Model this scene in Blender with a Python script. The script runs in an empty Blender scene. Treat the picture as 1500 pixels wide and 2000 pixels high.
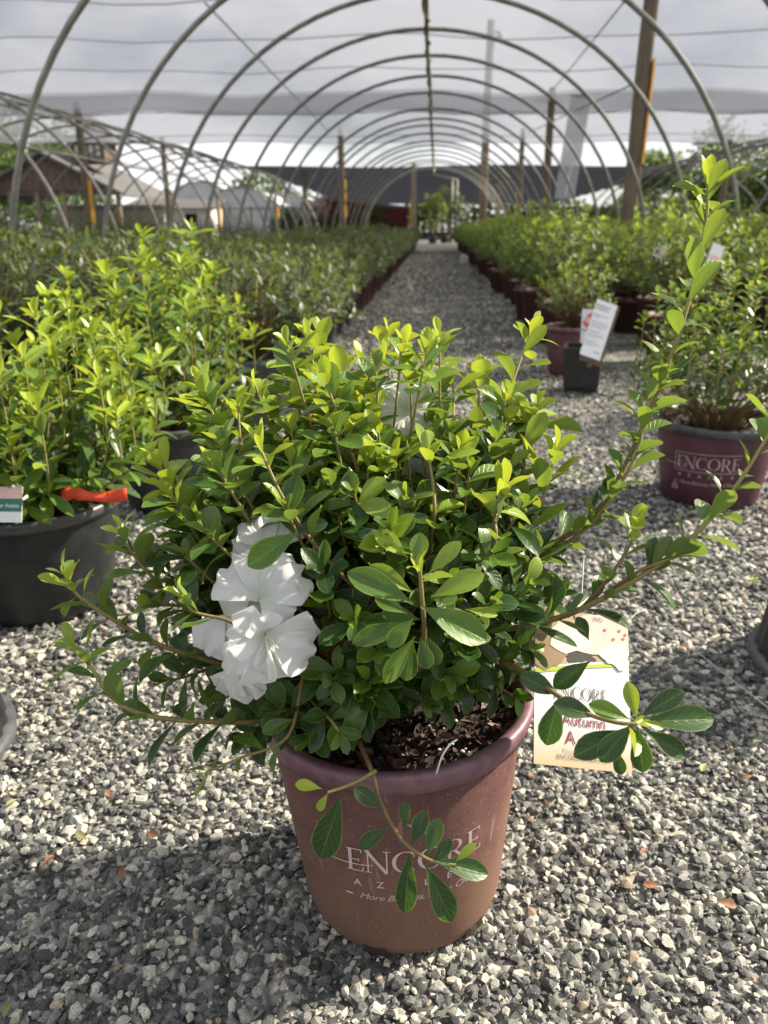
import bpy, bmesh, math, random
import numpy as np
from mathutils import Vector, Matrix, Euler
R = math.radians
random.seed(11); rng = np.random.default_rng(11)
scene = bpy.context.scene
C = scene.collection
# ------------------------------------------------------------------ camera
PITCH, YAW, CAMZ, FPX = R(20.5), R(3.65), 0.74, 1500.0
cam_d = bpy.data.cameras.new('camera'); cam = bpy.data.objects.new('camera', cam_d); C.objects.link(cam)
cam.location = (0, 0, CAMZ); cam.rotation_euler = (R(90) - PITCH, 0, YAW)
cam_d.sensor_fit = 'VERTICAL'; cam_d.sensor_height = 36; cam_d.sensor_width = 27; cam_d.lens = 27.0
cam_d.clip_start = 0.02; cam_d.clip_end = 3000
cam_d.dof.use_dof = True; cam_d.dof.focus_distance = 0.72; cam_d.dof.aperture_fstop = 7.2
scene.camera = cam
# ------------------------------------------------------------------ sky and sun
SUN_DIR = Vector((0.84, 0.36, 0.66)).normalized()          # towards the sun
sun_el = math.asin(SUN_DIR.z); sun_az = math.atan2(SUN_DIR.x, SUN_DIR.y)
world = bpy.data.worlds.new('World'); scene.world = world; world.use_nodes = True
wn = world.node_tree; wn.nodes.clear()
wo = wn.nodes.new('ShaderNodeOutputWorld'); bg = wn.nodes.new('ShaderNodeBackground')
sky = wn.nodes.new('ShaderNodeTexSky'); sky.sky_type = 'NISHITA'; sky.sun_disc = False
sky.sun_elevation = sun_el; sky.sun_rotation = sun_az; sky.dust_density = 2.0
tc = wn.nodes.new('ShaderNodeTexCoord'); nz = wn.nodes.new('ShaderNodeTexNoise')
nz.inputs['Scale'].default_value = 3.2; nz.inputs['Detail'].default_value = 6; nz.inputs['Roughness'].default_value = .55
wmap = wn.nodes.new('ShaderNodeMapping'); wmap.inputs['Scale'].default_value = (1, 1, 2.4)
rmp = wn.nodes.new('ShaderNodeValToRGB'); rmp.color_ramp.elements[0].position = .34; rmp.color_ramp.elements[1].position = .54
mixw = wn.nodes.new('ShaderNodeMix'); mixw.data_type = 'RGBA'
wn.links.new(tc.outputs['Generated'], wmap.inputs[0]); wn.links.new(wmap.outputs[0], nz.inputs['Vector'])
wn.links.new(nz.outputs['Fac'], rmp.inputs['Fac']); wn.links.new(rmp.outputs['Color'], mixw.inputs['Factor'])
wn.links.new(sky.outputs['Color'], mixw.inputs['A']); mixw.inputs['B'].default_value = (10.5, 10.6, 10.9, 1)
wn.links.new(mixw.outputs['Result'], bg.inputs['Color']); bg.inputs['Strength'].default_value = 0.05
wn.links.new(bg.outputs[0], wo.inputs[0])
sun_d = bpy.data.lights.new('sun', 'SUN'); sun_d.energy = 5.0; sun_d.angle = R(1.2); sun_d.color = (1, .91, .74)
sun = bpy.data.objects.new('sun', sun_d); C.objects.link(sun)
sun.rotation_euler = SUN_DIR.to_track_quat('Z', 'Y').to_euler(); sun.location = SUN_DIR * 30
vs = scene.view_settings; vs.view_transform = 'Standard'; vs.look = 'None'; vs.gamma = 1; vs.exposure = 1.25
scene.cycles.max_bounces = 8; scene.cycles.transparent_max_bounces = 12; scene.cycles.diffuse_bounces = 4
scene.cycles.use_denoising = True
# ------------------------------------------------------------------ helpers
_f = np.array([-math.sin(YAW)*math.cos(PITCH), math.cos(YAW)*math.cos(PITCH), -math.sin(PITCH)])
_r = np.array([math.cos(YAW), math.sin(YAW), 0.0]); _u = np.cross(_r, _f); CAM = np.array([0, 0, CAMZ])
def ray(x, y): return _f + _r*(x-750)/FPX + _u*(1000-y)/FPX
def dep(x, y, t): return CAM + ray(x, y)*t                     # a point t metres deep in the place
def aty(x, y, Y): d = ray(x, y); return CAM + d*Y/d[1]
def gz(x, y, z=0.0): d = ray(x, y); return CAM + d*(z-CAMZ)/d[2]
def nrm(v): v = np.asarray(v, float); return v/(np.linalg.norm(v)+1e-12)

def tag(o, label=None, cat=None, group=None, kind=None):
    if label: o['label'] = label
    if cat: o['category'] = cat
    if group: o['group'] = group
    if kind: o['kind'] = kind
    return o
def empty(name, loc=(0, 0, 0), rz=0.0):
    o = bpy.data.objects.new(name, None); o.location = tuple(loc); o.rotation_euler = (0, 0, rz); o.empty_display_size = .1
    C.objects.link(o); return o
def link(name, me, mat=None, parent=None, loc=None):
    o = bpy.data.objects.new(name, me); C.objects.link(o)
    if mat is not None and len(me.materials) == 0: me.materials.append(mat)
    if parent is not None: o.parent = parent
    if loc is not None: o.location = tuple(loc)
    return o
def mesh_np(name, V, F, smooth=False, uv=None, age=None):
    """V (n,3), F (m,k) constant polygon size"""
    V = np.ascontiguousarray(V, np.float32); F = np.ascontiguousarray(F, np.int32)
    me = bpy.data.meshes.new(name); m, k = F.shape
    me.vertices.add(len(V)); me.vertices.foreach_set('co', V.ravel())
    me.loops.add(m*k); me.loops.foreach_set('vertex_index', F.ravel())
    me.polygons.add(m); me.polygons.foreach_set('loop_start', np.arange(0, m*k, k, dtype=np.int32))
    me.polygons.foreach_set('use_smooth', np.full(m, smooth))
    if uv is not None:
        l = me.uv_layers.new(name='UVMap'); l.data.foreach_set('uv', np.ascontiguousarray(np.asarray(uv, np.float32)[F.ravel()]).ravel())
    if age is not None:
        a = me.attributes.new('age', 'FLOAT', 'POINT'); a.data.foreach_set('value', np.ascontiguousarray(age, np.float32))
    me.update(calc_edges=True); return me
class MB:
    def __init__(s): s.v = []; s.f = []; s.sm = []
    def add(s, V, F, smooth=False):
        b = len(s.v); s.v += [tuple(map(float, p)) for p in V]; s.f += [tuple(b+i for i in f) for f in F]; s.sm += [smooth]*len(F)
    def box(s, c, h, M=None):
        c = np.array(c, float); P = [np.array((x*h[0], y*h[1], z*h[2])) for x in (-1, 1) for y in (-1, 1) for z in (-1, 1)]
        if M is not None: P = [np.array(M @ Vector(p)) for p in P]
        s.add([c+p for p in P], [(0, 1, 3, 2), (4, 6, 7, 5), (0, 4, 5, 1), (2, 3, 7, 6), (0, 2, 6, 4), (1, 5, 7, 3)])
    def tube(s, P, r, n=8, cap=True):
        V, F = tube_np(P, r, n); s.add(V, F.tolist(), True)
        if cap:
            b = len(s.v)-len(V); s.f += [tuple(b+i for i in range(n))[::-1], tuple(b+len(V)-n+i for i in range(n))]; s.sm += [False, False]
    def lathe(s, prof, n=48, smooth=True, rad=None):
        V = []
        for (r, z) in prof:
            for i in range(n):
                a = 2*math.pi*i/n; V.append((r*math.cos(a), r*math.sin(a), z))
        F = [(j*n+i, j*n+(i+1) % n, (j+1)*n+(i+1) % n, (j+1)*n+i) for j in range(len(prof)-1) for i in range(n)]
        s.add(V, F, smooth)
    def build(s, name, mat=None, parent=None, loc=None):
        me = bpy.data.meshes.new(name); me.from_pydata(s.v, [], s.f); me.polygons.foreach_set('use_smooth', s.sm); me.update()
        return link(name, me, mat, parent, loc)
def tube_np(P, r, n=8):
    P = np.asarray(P, float); m = len(P); rr = np.broadcast_to(np.asarray(r, float), (m,))
    T = np.gradient(P, axis=0); T /= np.linalg.norm(T, axis=1, keepdims=True)+1e-12
    ref = np.array([0, 0, 1.0]) if abs(T[0][2]) < .9 else np.array([1.0, 0, 0])
    x = nrm(np.cross(T[0], ref)); V = np.zeros((m, n, 3)); a = np.arange(n)*2*math.pi/n
    for i in range(m):
        x = nrm(x - T[i]*x.dot(T[i])); y = np.cross(T[i], x)
        V[i] = P[i] + rr[i]*(np.cos(a)[:, None]*x + np.sin(a)[:, None]*y)
    j, i = np.meshgrid(np.arange(m-1), np.arange(n), indexing='ij'); i2 = (i+1) % n
    F = np.stack([j*n+i, j*n+i2, (j+1)*n+i2, (j+1)*n+i], -1).reshape(-1, 4)
    return V.reshape(-1, 3), F
def spline(P, k=8):
    P = np.asarray(P, float); Q = np.vstack([2*P[0]-P[1], P, 2*P[-1]-P[-2]]); out = []
    for i in range(len(P)-1):
        a, b, c, d = Q[i:i+4]
        for t in np.arange(k)/k:
            out.append(.5*((2*b)+(-a+c)*t+(2*a-5*b+4*c-d)*t*t+(-a+3*b-3*c+d)*t**3))
    out.append(P[-1]); return np.array(out)
# ------------------------------------------------------------------ materials
class NT:
    def __init__(s, name):
        s.m = bpy.data.materials.new(name); s.m.use_nodes = True; s.t = s.m.node_tree; s.t.nodes.clear()
        s.out = s.n('ShaderNodeOutputMaterial')
    def n(s, t, **kw):
        x = s.t.nodes.new(t)
        for k, v in kw.items(): setattr(x, k, v)
        return x
    def put(s, i, v):
        if hasattr(v, 'links') or isinstance(v, bpy.types.NodeSocket): s.t.links.new(v, i)
        elif isinstance(v, (tuple, list)) and len(v) == 3 and i.type == 'RGBA': i.default_value = (*v, 1)
        else: i.default_value = v
    def noise(s, scale, detail=4, vec=None, rough=.55):
        x = s.n('ShaderNodeTexNoise'); x.inputs['Scale'].default_value = scale; x.inputs['Detail'].default_value = detail
        x.inputs['Roughness'].default_value = rough
        if vec is not None: s.put(x.inputs['Vector'], vec)
        return x.outputs['Fac']
    def co(s, which='Object', scale=None):
        o = s.n('ShaderNodeTexCoord').outputs[which]
        if scale is None: return o
        m = s.n('ShaderNodeMapping'); s.put(m.inputs[0], o); m.inputs['Scale'].default_value = scale; return m.outputs[0]
    def math(s, op, a, b=0.0, clamp=False):
        x = s.n('ShaderNodeMath', operation=op, use_clamp=clamp); s.put(x.inputs[0], a); s.put(x.inputs[1], b); return x.outputs[0]
    def ramp(s, f, stops, interp='LINEAR'):
        x = s.n('ShaderNodeValToRGB'); e = x.color_ramp.elements; x.color_ramp.interpolation = interp
        while len(e) < len(stops): e.new(.5)
        for el, (p, c) in zip(e, stops): el.position = p; el.color = (*c, 1) if not isinstance(c, float) else (c, c, c, 1)
        s.put(x.inputs[0], f); return x.outputs[0]
    def mix(s, f, a, b, mode='MIX'):
        x = s.n('ShaderNodeMix', data_type='RGBA', blend_type=mode); s.put(x.inputs['Factor'], f); s.put(x.inputs['A'], a); s.put(x.inputs['B'], b)
        return x.outputs['Result']
    def bsdf(s, col, rough=.6, metal=0.0, spec=.5, bump=None, bstr=.3, bdist=.002, **kw):
        p = s.n('ShaderNodeBsdfPrincipled'); s.put(p.inputs['Base Color'], col); s.put(p.inputs['Roughness'], rough)
        p.inputs['Metallic'].default_value = metal; p.inputs['Specular IOR Level'].default_value = spec
        if bump is not None:
            b = s.n('ShaderNodeBump'); b.inputs['Strength'].default_value = bstr; b.inputs['Distance'].default_value = bdist
            s.put(b.inputs['Height'], bump); s.put(p.inputs['Normal'], b.outputs[0])
        for k, v in kw.items(): s.put(p.inputs[k], v)
        return p.outputs[0]
    def done(s, sh): s.t.links.new(sh, s.out.inputs[0]); return s.m
def simple(name, c1, c2=None, rough=.6, scale=20, metal=0.0, spec=.5, bstr=.25, bdist=.001):
    t = NT(name); n = t.noise(scale, 5, t.co('Object'))
    col = t.mix(t.ramp(n, [(.35, 0.0), (.65, 1.0)]), c1, c2 or tuple(x*.75 for x in c1))
    return t.done(t.bsdf(col, rough, metal, spec, n, bstr, bdist))

def leaf_material(name, stops, trans=.34, rough=.28):
    t = NT(name)
    age = t.n('ShaderNodeAttribute', attribute_name='age').outputs['Fac']
    rnd = t.math('ADD', t.n('ShaderNodeObjectInfo').outputs['Random'], t.n('ShaderNodeNewGeometry').outputs['Random Per Island'])
    rnd = t.math('FRACT', rnd)
    uv = t.n('ShaderNodeUVMap').outputs[0]; sp = t.n('ShaderNodeSeparateXYZ'); t.put(sp.inputs[0], uv)
    a = t.math('ABSOLUTE', t.math('SUBTRACT', sp.outputs[0], .5))            # 0 at the midrib, .5 at the margin
    nn = t.noise(3.2, 4, t.co('UV'))
    rib = t.math('SUBTRACT', 1.0, t.math('MULTIPLY', a, 24.0), True)
    ph = t.math('ADD', t.math('MULTIPLY', t.math('SUBTRACT', sp.outputs[1], t.math('MULTIPLY', a, .55)), 42.0), t.math('MULTIPLY', nn, 5.0))
    vein = t.ramp(t.math('SINE', ph), [(.86, 0.0), (1.0, 1.0)])
    vein = t.math('MULTIPLY', vein, .55)
    lines = t.math('MAXIMUM', rib, vein)
    rim = t.ramp(a, [(.44, 0.0), (.49, 1.0)])
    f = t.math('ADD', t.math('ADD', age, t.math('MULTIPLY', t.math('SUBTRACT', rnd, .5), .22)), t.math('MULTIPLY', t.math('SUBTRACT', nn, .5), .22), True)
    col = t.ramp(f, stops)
    blot = t.ramp(t.noise(2.1, 5, t.co('UV', (2, 3, 1))), [(.30, 1.0), (.36, 0.0)])
    col = t.mix(t.math('MULTIPLY', blot, .18), col, (.12, .09, .02))
    lite = t.mix(.5, col, (.36, .42, .12))
    col = t.mix(t.math('MULTIPLY', lines, .42), col, lite)
    col = t.mix(t.math('MULTIPLY', rim, .4), col, (.34, .36, .10))
    bf = t.n('ShaderNodeNewGeometry').outputs['Backfacing']
    col = t.mix(t.math('MULTIPLY', bf, .42), col, (.17, .23, .085))
    ht = t.math('SUBTRACT', t.math('MULTIPLY', nn, .5), lines)
    rg = t.math('ADD', t.math('MULTIPLY', bf, .2), t.math('ADD', rough, t.math('MULTIPLY', nn, .12)))
    sh = t.bsdf(col, rg, 0, .5, ht, .35, .0012)
    tr = t.n('ShaderNodeBsdfTranslucent'); t.put(tr.inputs[0], t.mix(1.0, col, (2.0, 1.75, .7), 'MULTIPLY'))
    mx = t.n('ShaderNodeMixShader'); mx.inputs[0].default_value = trans
    t.t.links.new(sh, mx.inputs[1]); t.t.links.new(tr.outputs[0], mx.inputs[2]); return t.done(mx.outputs[0])
M = {}
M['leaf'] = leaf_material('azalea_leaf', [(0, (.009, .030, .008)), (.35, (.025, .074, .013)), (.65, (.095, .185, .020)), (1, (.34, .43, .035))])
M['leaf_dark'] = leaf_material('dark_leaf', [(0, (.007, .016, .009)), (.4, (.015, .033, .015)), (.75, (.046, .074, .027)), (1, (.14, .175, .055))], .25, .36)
M['leaf_light'] = leaf_material('light_leaf', [(0, (.013, .032, .010)), (.4, (.038, .082, .018)), (.75, (.13, .215, .034)), (1, (.30, .40, .06))], .32, .45)
M['tree_leaf'] = leaf_material('tree_leaf', [(0, (.02, .05, .012)), (.5, (.05, .105, .02)), (1, (.11, .19, .035))], .25, .6)
def stem_material():
    t = NT('stem_bark'); age = t.n('ShaderNodeAttribute', attribute_name='age').outputs['Fac']; n = t.noise(260, 4, t.co('Object'))
    c = t.ramp(age, [(0, (.10, .052, .026)), (.4, (.19, .13, .045)), (.75, (.30, .27, .075)), (1, (.36, .38, .09))])
    c = t.mix(t.math('MULTIPLY', n, .5), c, (.06, .035, .02)); return t.done(t.bsdf(c, .65, 0, .4, n, .5, .001))
M['stem'] = stem_material()
def gravel_material():
    t = NT('crushed_granite'); r = t.n('ShaderNodeNewGeometry').outputs['Random Per Island']
    base = t.ramp(r, [(0, (.038, .038, .038)), (.30, (.078, .080, .080)), (.50, (.18, .178, .165)), (.64, (.34, .328, .29)), (.80, (.50, .475, .405)), (.96, (.62, .57, .45)), (1, (.32, .22, .15))])
    co = t.co('Object'); sp = t.noise(900, 3, co, .7); big = t.noise(190, 3, co)
    c = t.mix(t.ramp(sp, [(.36, 1.0), (.46, 0.0)]), base, (.045, .047, .05))
    c = t.mix(t.ramp(sp, [(.58, 0.0), (.68, .55)]), c, (.62, .61, .57))
    c = t.mix(t.ramp(big, [(.42, .45), (.62, 0.0)]), c, t.mix(1.0, c, (.45, .47, .48), 'MULTIPLY'))
    return t.done(t.bsdf(c, .62, 0, .45, t.math('ADD', sp, big), .7, .0012))
M['gravel'] = gravel_material()
def ground_material():
    t = NT('gravel_ground'); co = t.co('Object')
    v = t.n('ShaderNodeTexVoronoi'); v.inputs['Scale'].default_value = 62; t.put(v.inputs['Vector'], co)
    sepc = t.n('ShaderNodeSeparateColor'); t.put(sepc.inputs[0], v.outputs['Color'])
    c = t.ramp(sepc.outputs[0], [(0, (.03, .032, .035)), (.3, (.08, .082, .082)), (.6, (.19, .19, .18)), (1, (.40, .385, .345))])
    c = t.mix(t.ramp(v.outputs['Distance'], [(.5, 0.0), (.9, .75)]), c, (.02, .02, .02))
    p = t.noise(.7, 3, co); c = t.mix(t.math('MULTIPLY', p, .35), c, (.17, .165, .13))
    return t.done(t.bsdf(c, .85, 0, .3, t.math('SUBTRACT', 1.0, v.outputs['Distance']), 1.0, .012))
M['ground'] = ground_material()
def maroon_material(name, dirty):
    t = NT(name); co = t.co('Object'); n = t.noise(14, 6, co, .65); fine = t.noise(240, 4, t.co('Object', (1, 1, 3)), .7)
    sp = t.n('ShaderNodeSeparateXYZ'); t.put(sp.inputs[0], co)
    c = t.mix(n, (.066, .021, .029), (.104, .037, .043))
    h = t.math('SUBTRACT', 1.0, t.math('DIVIDE', sp.outputs[2], .25))
    d = t.ramp(t.math('ADD', t.math('MULTIPLY', h, .38), t.math('ADD', t.math('MULTIPLY', n, .75), t.math('MULTIPLY', fine, .55))), [(.55, 0.0), (1.0, 1.0)])
    c = t.mix(t.math('MULTIPLY', d, .80 if dirty else .22), c, (.185, .108, .070))
    scr = t.ramp(t.noise(70, 2, t.co('Object', (1, 1, .12))), [(.66, 0.0), (.70, 1.0)])
    c = t.mix(t.math('MULTIPLY', scr, .30 if dirty else .12), c, (.36, .24, .19))
    spk = t.ramp(t.noise(420, 2, co), [(.66, 0.0), (.72, 1.0)]); c = t.mix(t.math('MULTIPLY', spk, .5 if dirty else .15), c, (.50, .34, .22))
    return t.done(t.bsdf(c, t.math('ADD', .55, t.math('MULTIPLY', d, .35)), 0, .35, t.math('ADD', n, t.math('MULTIPLY', fine, .4)), .25, .0012))
M['maroon'] = maroon_material('maroon_plastic_dusty', True); M['maroon_clean'] = maroon_material('maroon_plastic', False)
M['wine'] = simple('deep_wine_plastic', (.052, .012, .024), (.075, .020, .034), .5, 14)
M['maroon_rim'] = simple('maroon_plastic_rim', (.19, .10, .125), (.13, .062, .082), .48, 60)
M['black_pot'] = simple('black_plastic', (.010, .011, .013), (.020, .0215, .024), .42, 30)
M['black_rim'] = simple('black_plastic_rim', (.05, .052, .056), (.08, .082, .088), .36, 40)
M['grey_pot'] = simple('weathered_black_plastic', (.06, .062, .066), (.10, .10, .105), .6, 25)
M['soil'] = simple('potting_soil', (.018, .011, .008), (.04, .024, .016), .95, 120, bstr=1, bdist=.006)
def chips():
    t = NT('bark_chips'); r = t.n('ShaderNodeNewGeometry').outputs['Random Per Island']; n = t.noise(300, 4, t.co('Object'))
    c = t.ramp(r, [(0, (.012, .007, .005)), (.5, (.045, .022, .013)), (.85, (.11, .048, .022)), (1, (.22, .11, .04))])
    return t.done(t.bsdf(t.mix(t.math('MULTIPLY', n, .6), c, (.015, .01, .008)), .6, 0, .5, n, .5, .001))
M['chips'] = chips()
M['perlite'] = simple('perlite', (.75, .74, .70), (.6, .58, .55), .9, 300)
def petal_material():
    t = NT('white_petal'); uv = t.n('ShaderNodeUVMap').outputs[0]; sp = t.n('ShaderNodeSeparateXYZ'); t.put(sp.inputs[0], uv)
    n = t.noise(5, 5, t.co('UV', (3, 1, 1))); throat = t.ramp(sp.outputs[1], [(.05, 1.0), (.38, 0.0)])
    c = t.mix(t.math('MULTIPLY', throat, .5), (.74, .745, .74), (.55, .61, .34))
    bl = t.ramp(t.noise(2.3, 5, t.co('Object', (26, 26, 26))), [(.67, 0.0), (.74, 1.0)]); c = t.mix(t.math('MULTIPLY', bl, .35), c, (.5, .36, .14))
    eb = t.math('MULTIPLY', t.ramp(sp.outputs[1], [(.86, 0.0), (.99, 1.0)]), t.ramp(t.noise(4, 4, t.co('Object', (40, 40, 40))), [(.5, 0.0), (.62, 1.0)])); c = t.mix(t.math('MULTIPLY', eb, .55), c, (.45, .30, .12))
    fan = t.math('SINE', t.math('ADD', t.math('MULTIPLY', sp.outputs[0], 34.0), t.math('MULTIPLY', n, 9.0)))
    sh = t.bsdf(c, .5, 0, .35, t.math('ADD', t.math('MULTIPLY', fan, .16), n), .4, .002)
    tr = t.n('ShaderNodeBsdfTranslucent'); t.put(tr.inputs[0], (.70, .71, .69))
    mx = t.n('ShaderNodeMixShader'); mx.inputs[0].default_value = .42
    t.t.links.new(sh, mx.inputs[1]); t.t.links.new(tr.outputs[0], mx.inputs[2]); return t.done(mx.outputs[0])
M['petal'] = petal_material()
M['stamen'] = simple('stamen', (.72, .74, .55), (.6, .62, .45), .5, 50)
M['dead'] = simple('withered_bloom', (.16, .055, .02), (.07, .025, .012), .8, 150, bstr=.8)
M['deadleaf'] = simple('fallen_leaf', (.26, .12, .045), (.14, .06, .03), .7, 90)
M['greenleaf'] = simple('fallen_green_leaf', (.13, .17, .05), (.2, .19, .07), .6, 90)
M['pipe'] = simple('galvanised_pipe', (.26, .255, .215), (.17, .165, .14), .5, 9, .35)
M['wood'] = None
def wood():
    t = NT('weathered_post'); co = t.co('Object', (6, 6, .5)); n = t.noise(5, 6, co, .7)
    c = t.ramp(n, [(.3, (.11, .085, .058)), (.55, (.22, .175, .125)), (.75, (.34, .285, .21))]); return t.done(t.bsdf(c, .9, 0, .2, n, .6, .01))
M['wood'] = wood()
M['yellow'] = simple('yellow_guard', (.62, .33, .02), (.5, .25, .015), .5, 12)
M['white_print'] = simple('white_card', (.76, .765, .775), (.72, .725, .74), .45, 60, bstr=.03)
M['cream_ink'] = simple('pale_lettering', (.56, .43, .42), (.46, .34, .33), .6, 160)
M['orange'] = simple('orange_flagging', (.80, .085, .035), (.70, .06, .025), .45, 40)
M['wire'] = simple('white_wire', (.8, .8, .78), None, .35, 50)
M['cable'] = simple('steel_cable', (.16, .16, .165), None, .5, 20)
M['board'] = simple('brown_board', (.115, .075, .048), (.075, .048, .03), .8, 30)
for k, c in dict(ink_dark=(.10, .11, .08), ink_maroon=(.20, .02, .06), ink_grey=(.32, .33, .37), ink_lime=(.34, .42, .03), ink_tan=(.36, .27, .16), ink_petal=(.52, .44, .39), ink_petal2=(.60, .55, .50),
                 ink_brown=(.24, .16, .085), ink_black=(.035, .03, .022), ink_red=(.50, .11, .05), ink_pink=(.72, .10, .12), ink_pale=(.78, .50, .48), ink_green=(.02, .16, .12), ink_white=(.8, .8, .8)).items():
    M[k] = simple(k, c, tuple(x*.88 for x in c), .45, 45, bstr=.02)
def cloth_material(name, tr_w, col, dcol):
    t = NT(name); co = t.co('Object'); n = t.noise(1.1, 4, t.co('Object', (.25, 1, 1))); st = t.noise(5, 3, t.co('Object', (.35, 8, 1)))
    c = t.mix(t.math('MULTIPLY', st, .6), col, dcol)
    d = t.n('ShaderNodeBsdfDiffuse'); t.put(d.inputs[0], c); tl = t.n('ShaderNodeBsdfTranslucent'); t.put(tl.inputs[0], c)
    m1 = t.n('ShaderNodeMixShader'); m1.inputs[0].default_value = .62; t.t.links.new(d.outputs[0], m1.inputs[1]); t.t.links.new(tl.outputs[0], m1.inputs[2])
    tp = t.n('ShaderNodeBsdfTransparent'); m2 = t.n('ShaderNodeMixShader'); t.put(m2.inputs[0], t.math('ADD', 1-tr_w-.06, t.math('MULTIPLY', n, .12)))
    t.t.links.new(tp.outputs[0], m2.inputs[1]); t.t.links.new(m1.outputs[0], m2.inputs[2]); return t.done(m2.outputs[0])
M['cloth'] = cloth_material('pale_shade_cloth', .30, (.235, .245, .285), (.15, .16, .195))
M['black_cloth'] = cloth_material('black_shade_cloth', -.06, (.030, .032, .040), (.016, .017, .022))
M['seam'] = simple('cloth_seam', (.23, .23, .245), None, .9, 10)
def film():
    t = NT('clear_film'); d = t.n('ShaderNodeBsdfDiffuse'); t.put(d.inputs[0], (.55, .57, .61)); tp = t.n('ShaderNodeBsdfTransparent')
    n = t.noise(2.5, 4, t.co('Object')); m = t.n('ShaderNodeMixShader'); t.put(m.inputs[0], t.math('ADD', .72, t.math('MULTIPLY', n, .25)))
    t.t.links.new(tp.outputs[0], m.inputs[1]); t.t.links.new(d.outputs[0], m.inputs[2]); return t.done(m.outputs[0])
M['film'] = film()
M['white_film'] = simple('white_greenhouse_film', (.48, .49, .50), (.38, .39, .41), .6, 1.5)
M['red'] = simple('red_painted_metal', (.27, .03, .025), (.2, .025, .022), .5, 3)
M['roof_grey'] = simple('grey_roofing', (.11, .105, .105), (.075, .072, .072), .85, 4)
M['barn'] = simple('brown_boards', (.12, .085, .062), (.075, .052, .04), .9, 5)
M['pale_wall'] = simple('pale_wall', (.55, .53, .49), (.44, .42, .39), .8, 3)
M['terracotta'] = simple('terracotta_pot', (.35, .15, .09), None, .8, 30)
# ------------------------------------------------------------------ the setting
def ground_mesh():
    S = 900.0; return mesh_np('ground', [(-S, -S, 0), (S, -S, 0), (S, S, 0), (-S, S, 0)], [(0, 1, 2, 3)])
tag(link('ground', ground_mesh(), M['ground']), 'grey gravel ground of the nursery yard', kind='structure')

def stone_shapes(k=14):
    out = []
    for i in range(k):
        bm = bmesh.new(); s = np.array([1, rng.uniform(.62, .95), rng.uniform(.5, .8)])
        for _ in range(17 if i < 9 else 10):
            p = nrm(rng.normal(size=3))*rng.uniform(.88, 1.08); p = np.sign(p)*np.abs(p)**.9; bm.verts.new(tuple(p*s*.5))
        r = bmesh.ops.convex_hull(bm, input=bm.verts); bmesh.ops.delete(bm, geom=[e for e in r['geom_interior'] if isinstance(e, bmesh.types.BMVert)], context='VERTS')
        bmesh.ops.triangulate(bm, faces=bm.faces[:]); bm.verts.index_update()
        out.append((np.array([v.co[:] for v in bm.verts]), np.array([[v.index for v in f.verts] for f in bm.faces]))); bm.free()
    return out
def build_gravel():
    P = []; S = []; K = []
    def zone(y0, y1, sp, smin, smax, half):
        y = y0
        while y < y1:
            h0, h1 = half(y); xs = np.arange(h0, h1, sp); n = len(xs)
            P.append(np.stack([xs+rng.uniform(-.55, .55, n)*sp, y+rng.uniform(-.55, .55, n)*sp, rng.uniform(-.30, .55, n)*sp], 1))
            S.append(smin+(smax-smin)*rng.random(n)**2.4); K.append(rng.integers(0, 14, n) if sp < .0125 and smin > .007 else rng.integers(9, 14, n)); y += sp
    zone(.14, 1.15, .0084, .0080, .0225, lambda y: (-.66*y-.22, .60*y+.22))
    zone(.14, 1.0, .0095, .0032, .0075, lambda y: (-.66*y-.1, .60*y+.1))
    zone(1.15, 2.1, .0122, .0115, .026, lambda y: (-.62*y-.1, .56*y+.1))
    zone(2.1, 4.3, .0165, .014, .026, lambda y: (max(-1.4, -.6*y), min(1.5, .56*y)))
    zone(4.3, 9.5, .024, .021, .034, lambda y: (-.8, 1.0))
    zone(9.5, 24, .042, .035, .055, lambda y: (-.75, .85))
    P = np.vstack(P); S = np.concatenate(S); N = len(P); shp = stone_shapes(); which = np.concatenate(K)
    q = rng.normal(size=(N, 4)); q /= np.linalg.norm(q, axis=1, keepdims=True); w, x, y, z = q.T
    RM = np.stack([1-2*(y*y+z*z), 2*(x*y-z*w), 2*(x*z+y*w), 2*(x*y+z*w), 1-2*(x*x+z*z), 2*(y*z-x*w), 2*(x*z-y*w), 2*(y*z+x*w), 1-2*(x*x+y*y)], 1).reshape(-1, 3, 3)
    VV = []; FF = []; b = 0
    for k, (v, f) in enumerate(shp):
        id = np.where(which == k)[0]; vv = np.einsum('nij,vj->nvi', RM[id]*S[id][:, None, None], v)
        vv[:, :, 2] *= .8; vv += P[id][:, None, :]
        ff = f[None]+(np.arange(len(id))*len(v))[:, None, None]+b; VV.append(vv.reshape(-1, 3)); FF.append(ff.reshape(-1, 3)); b += len(id)*len(v)
    return mesh_np('gravel', np.vstack(VV), np.vstack(FF))
tag(link('gravel', build_gravel(), M['gravel']), 'loose crushed grey and white granite gravel covering the path', 'gravel', kind='stuff')

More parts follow.
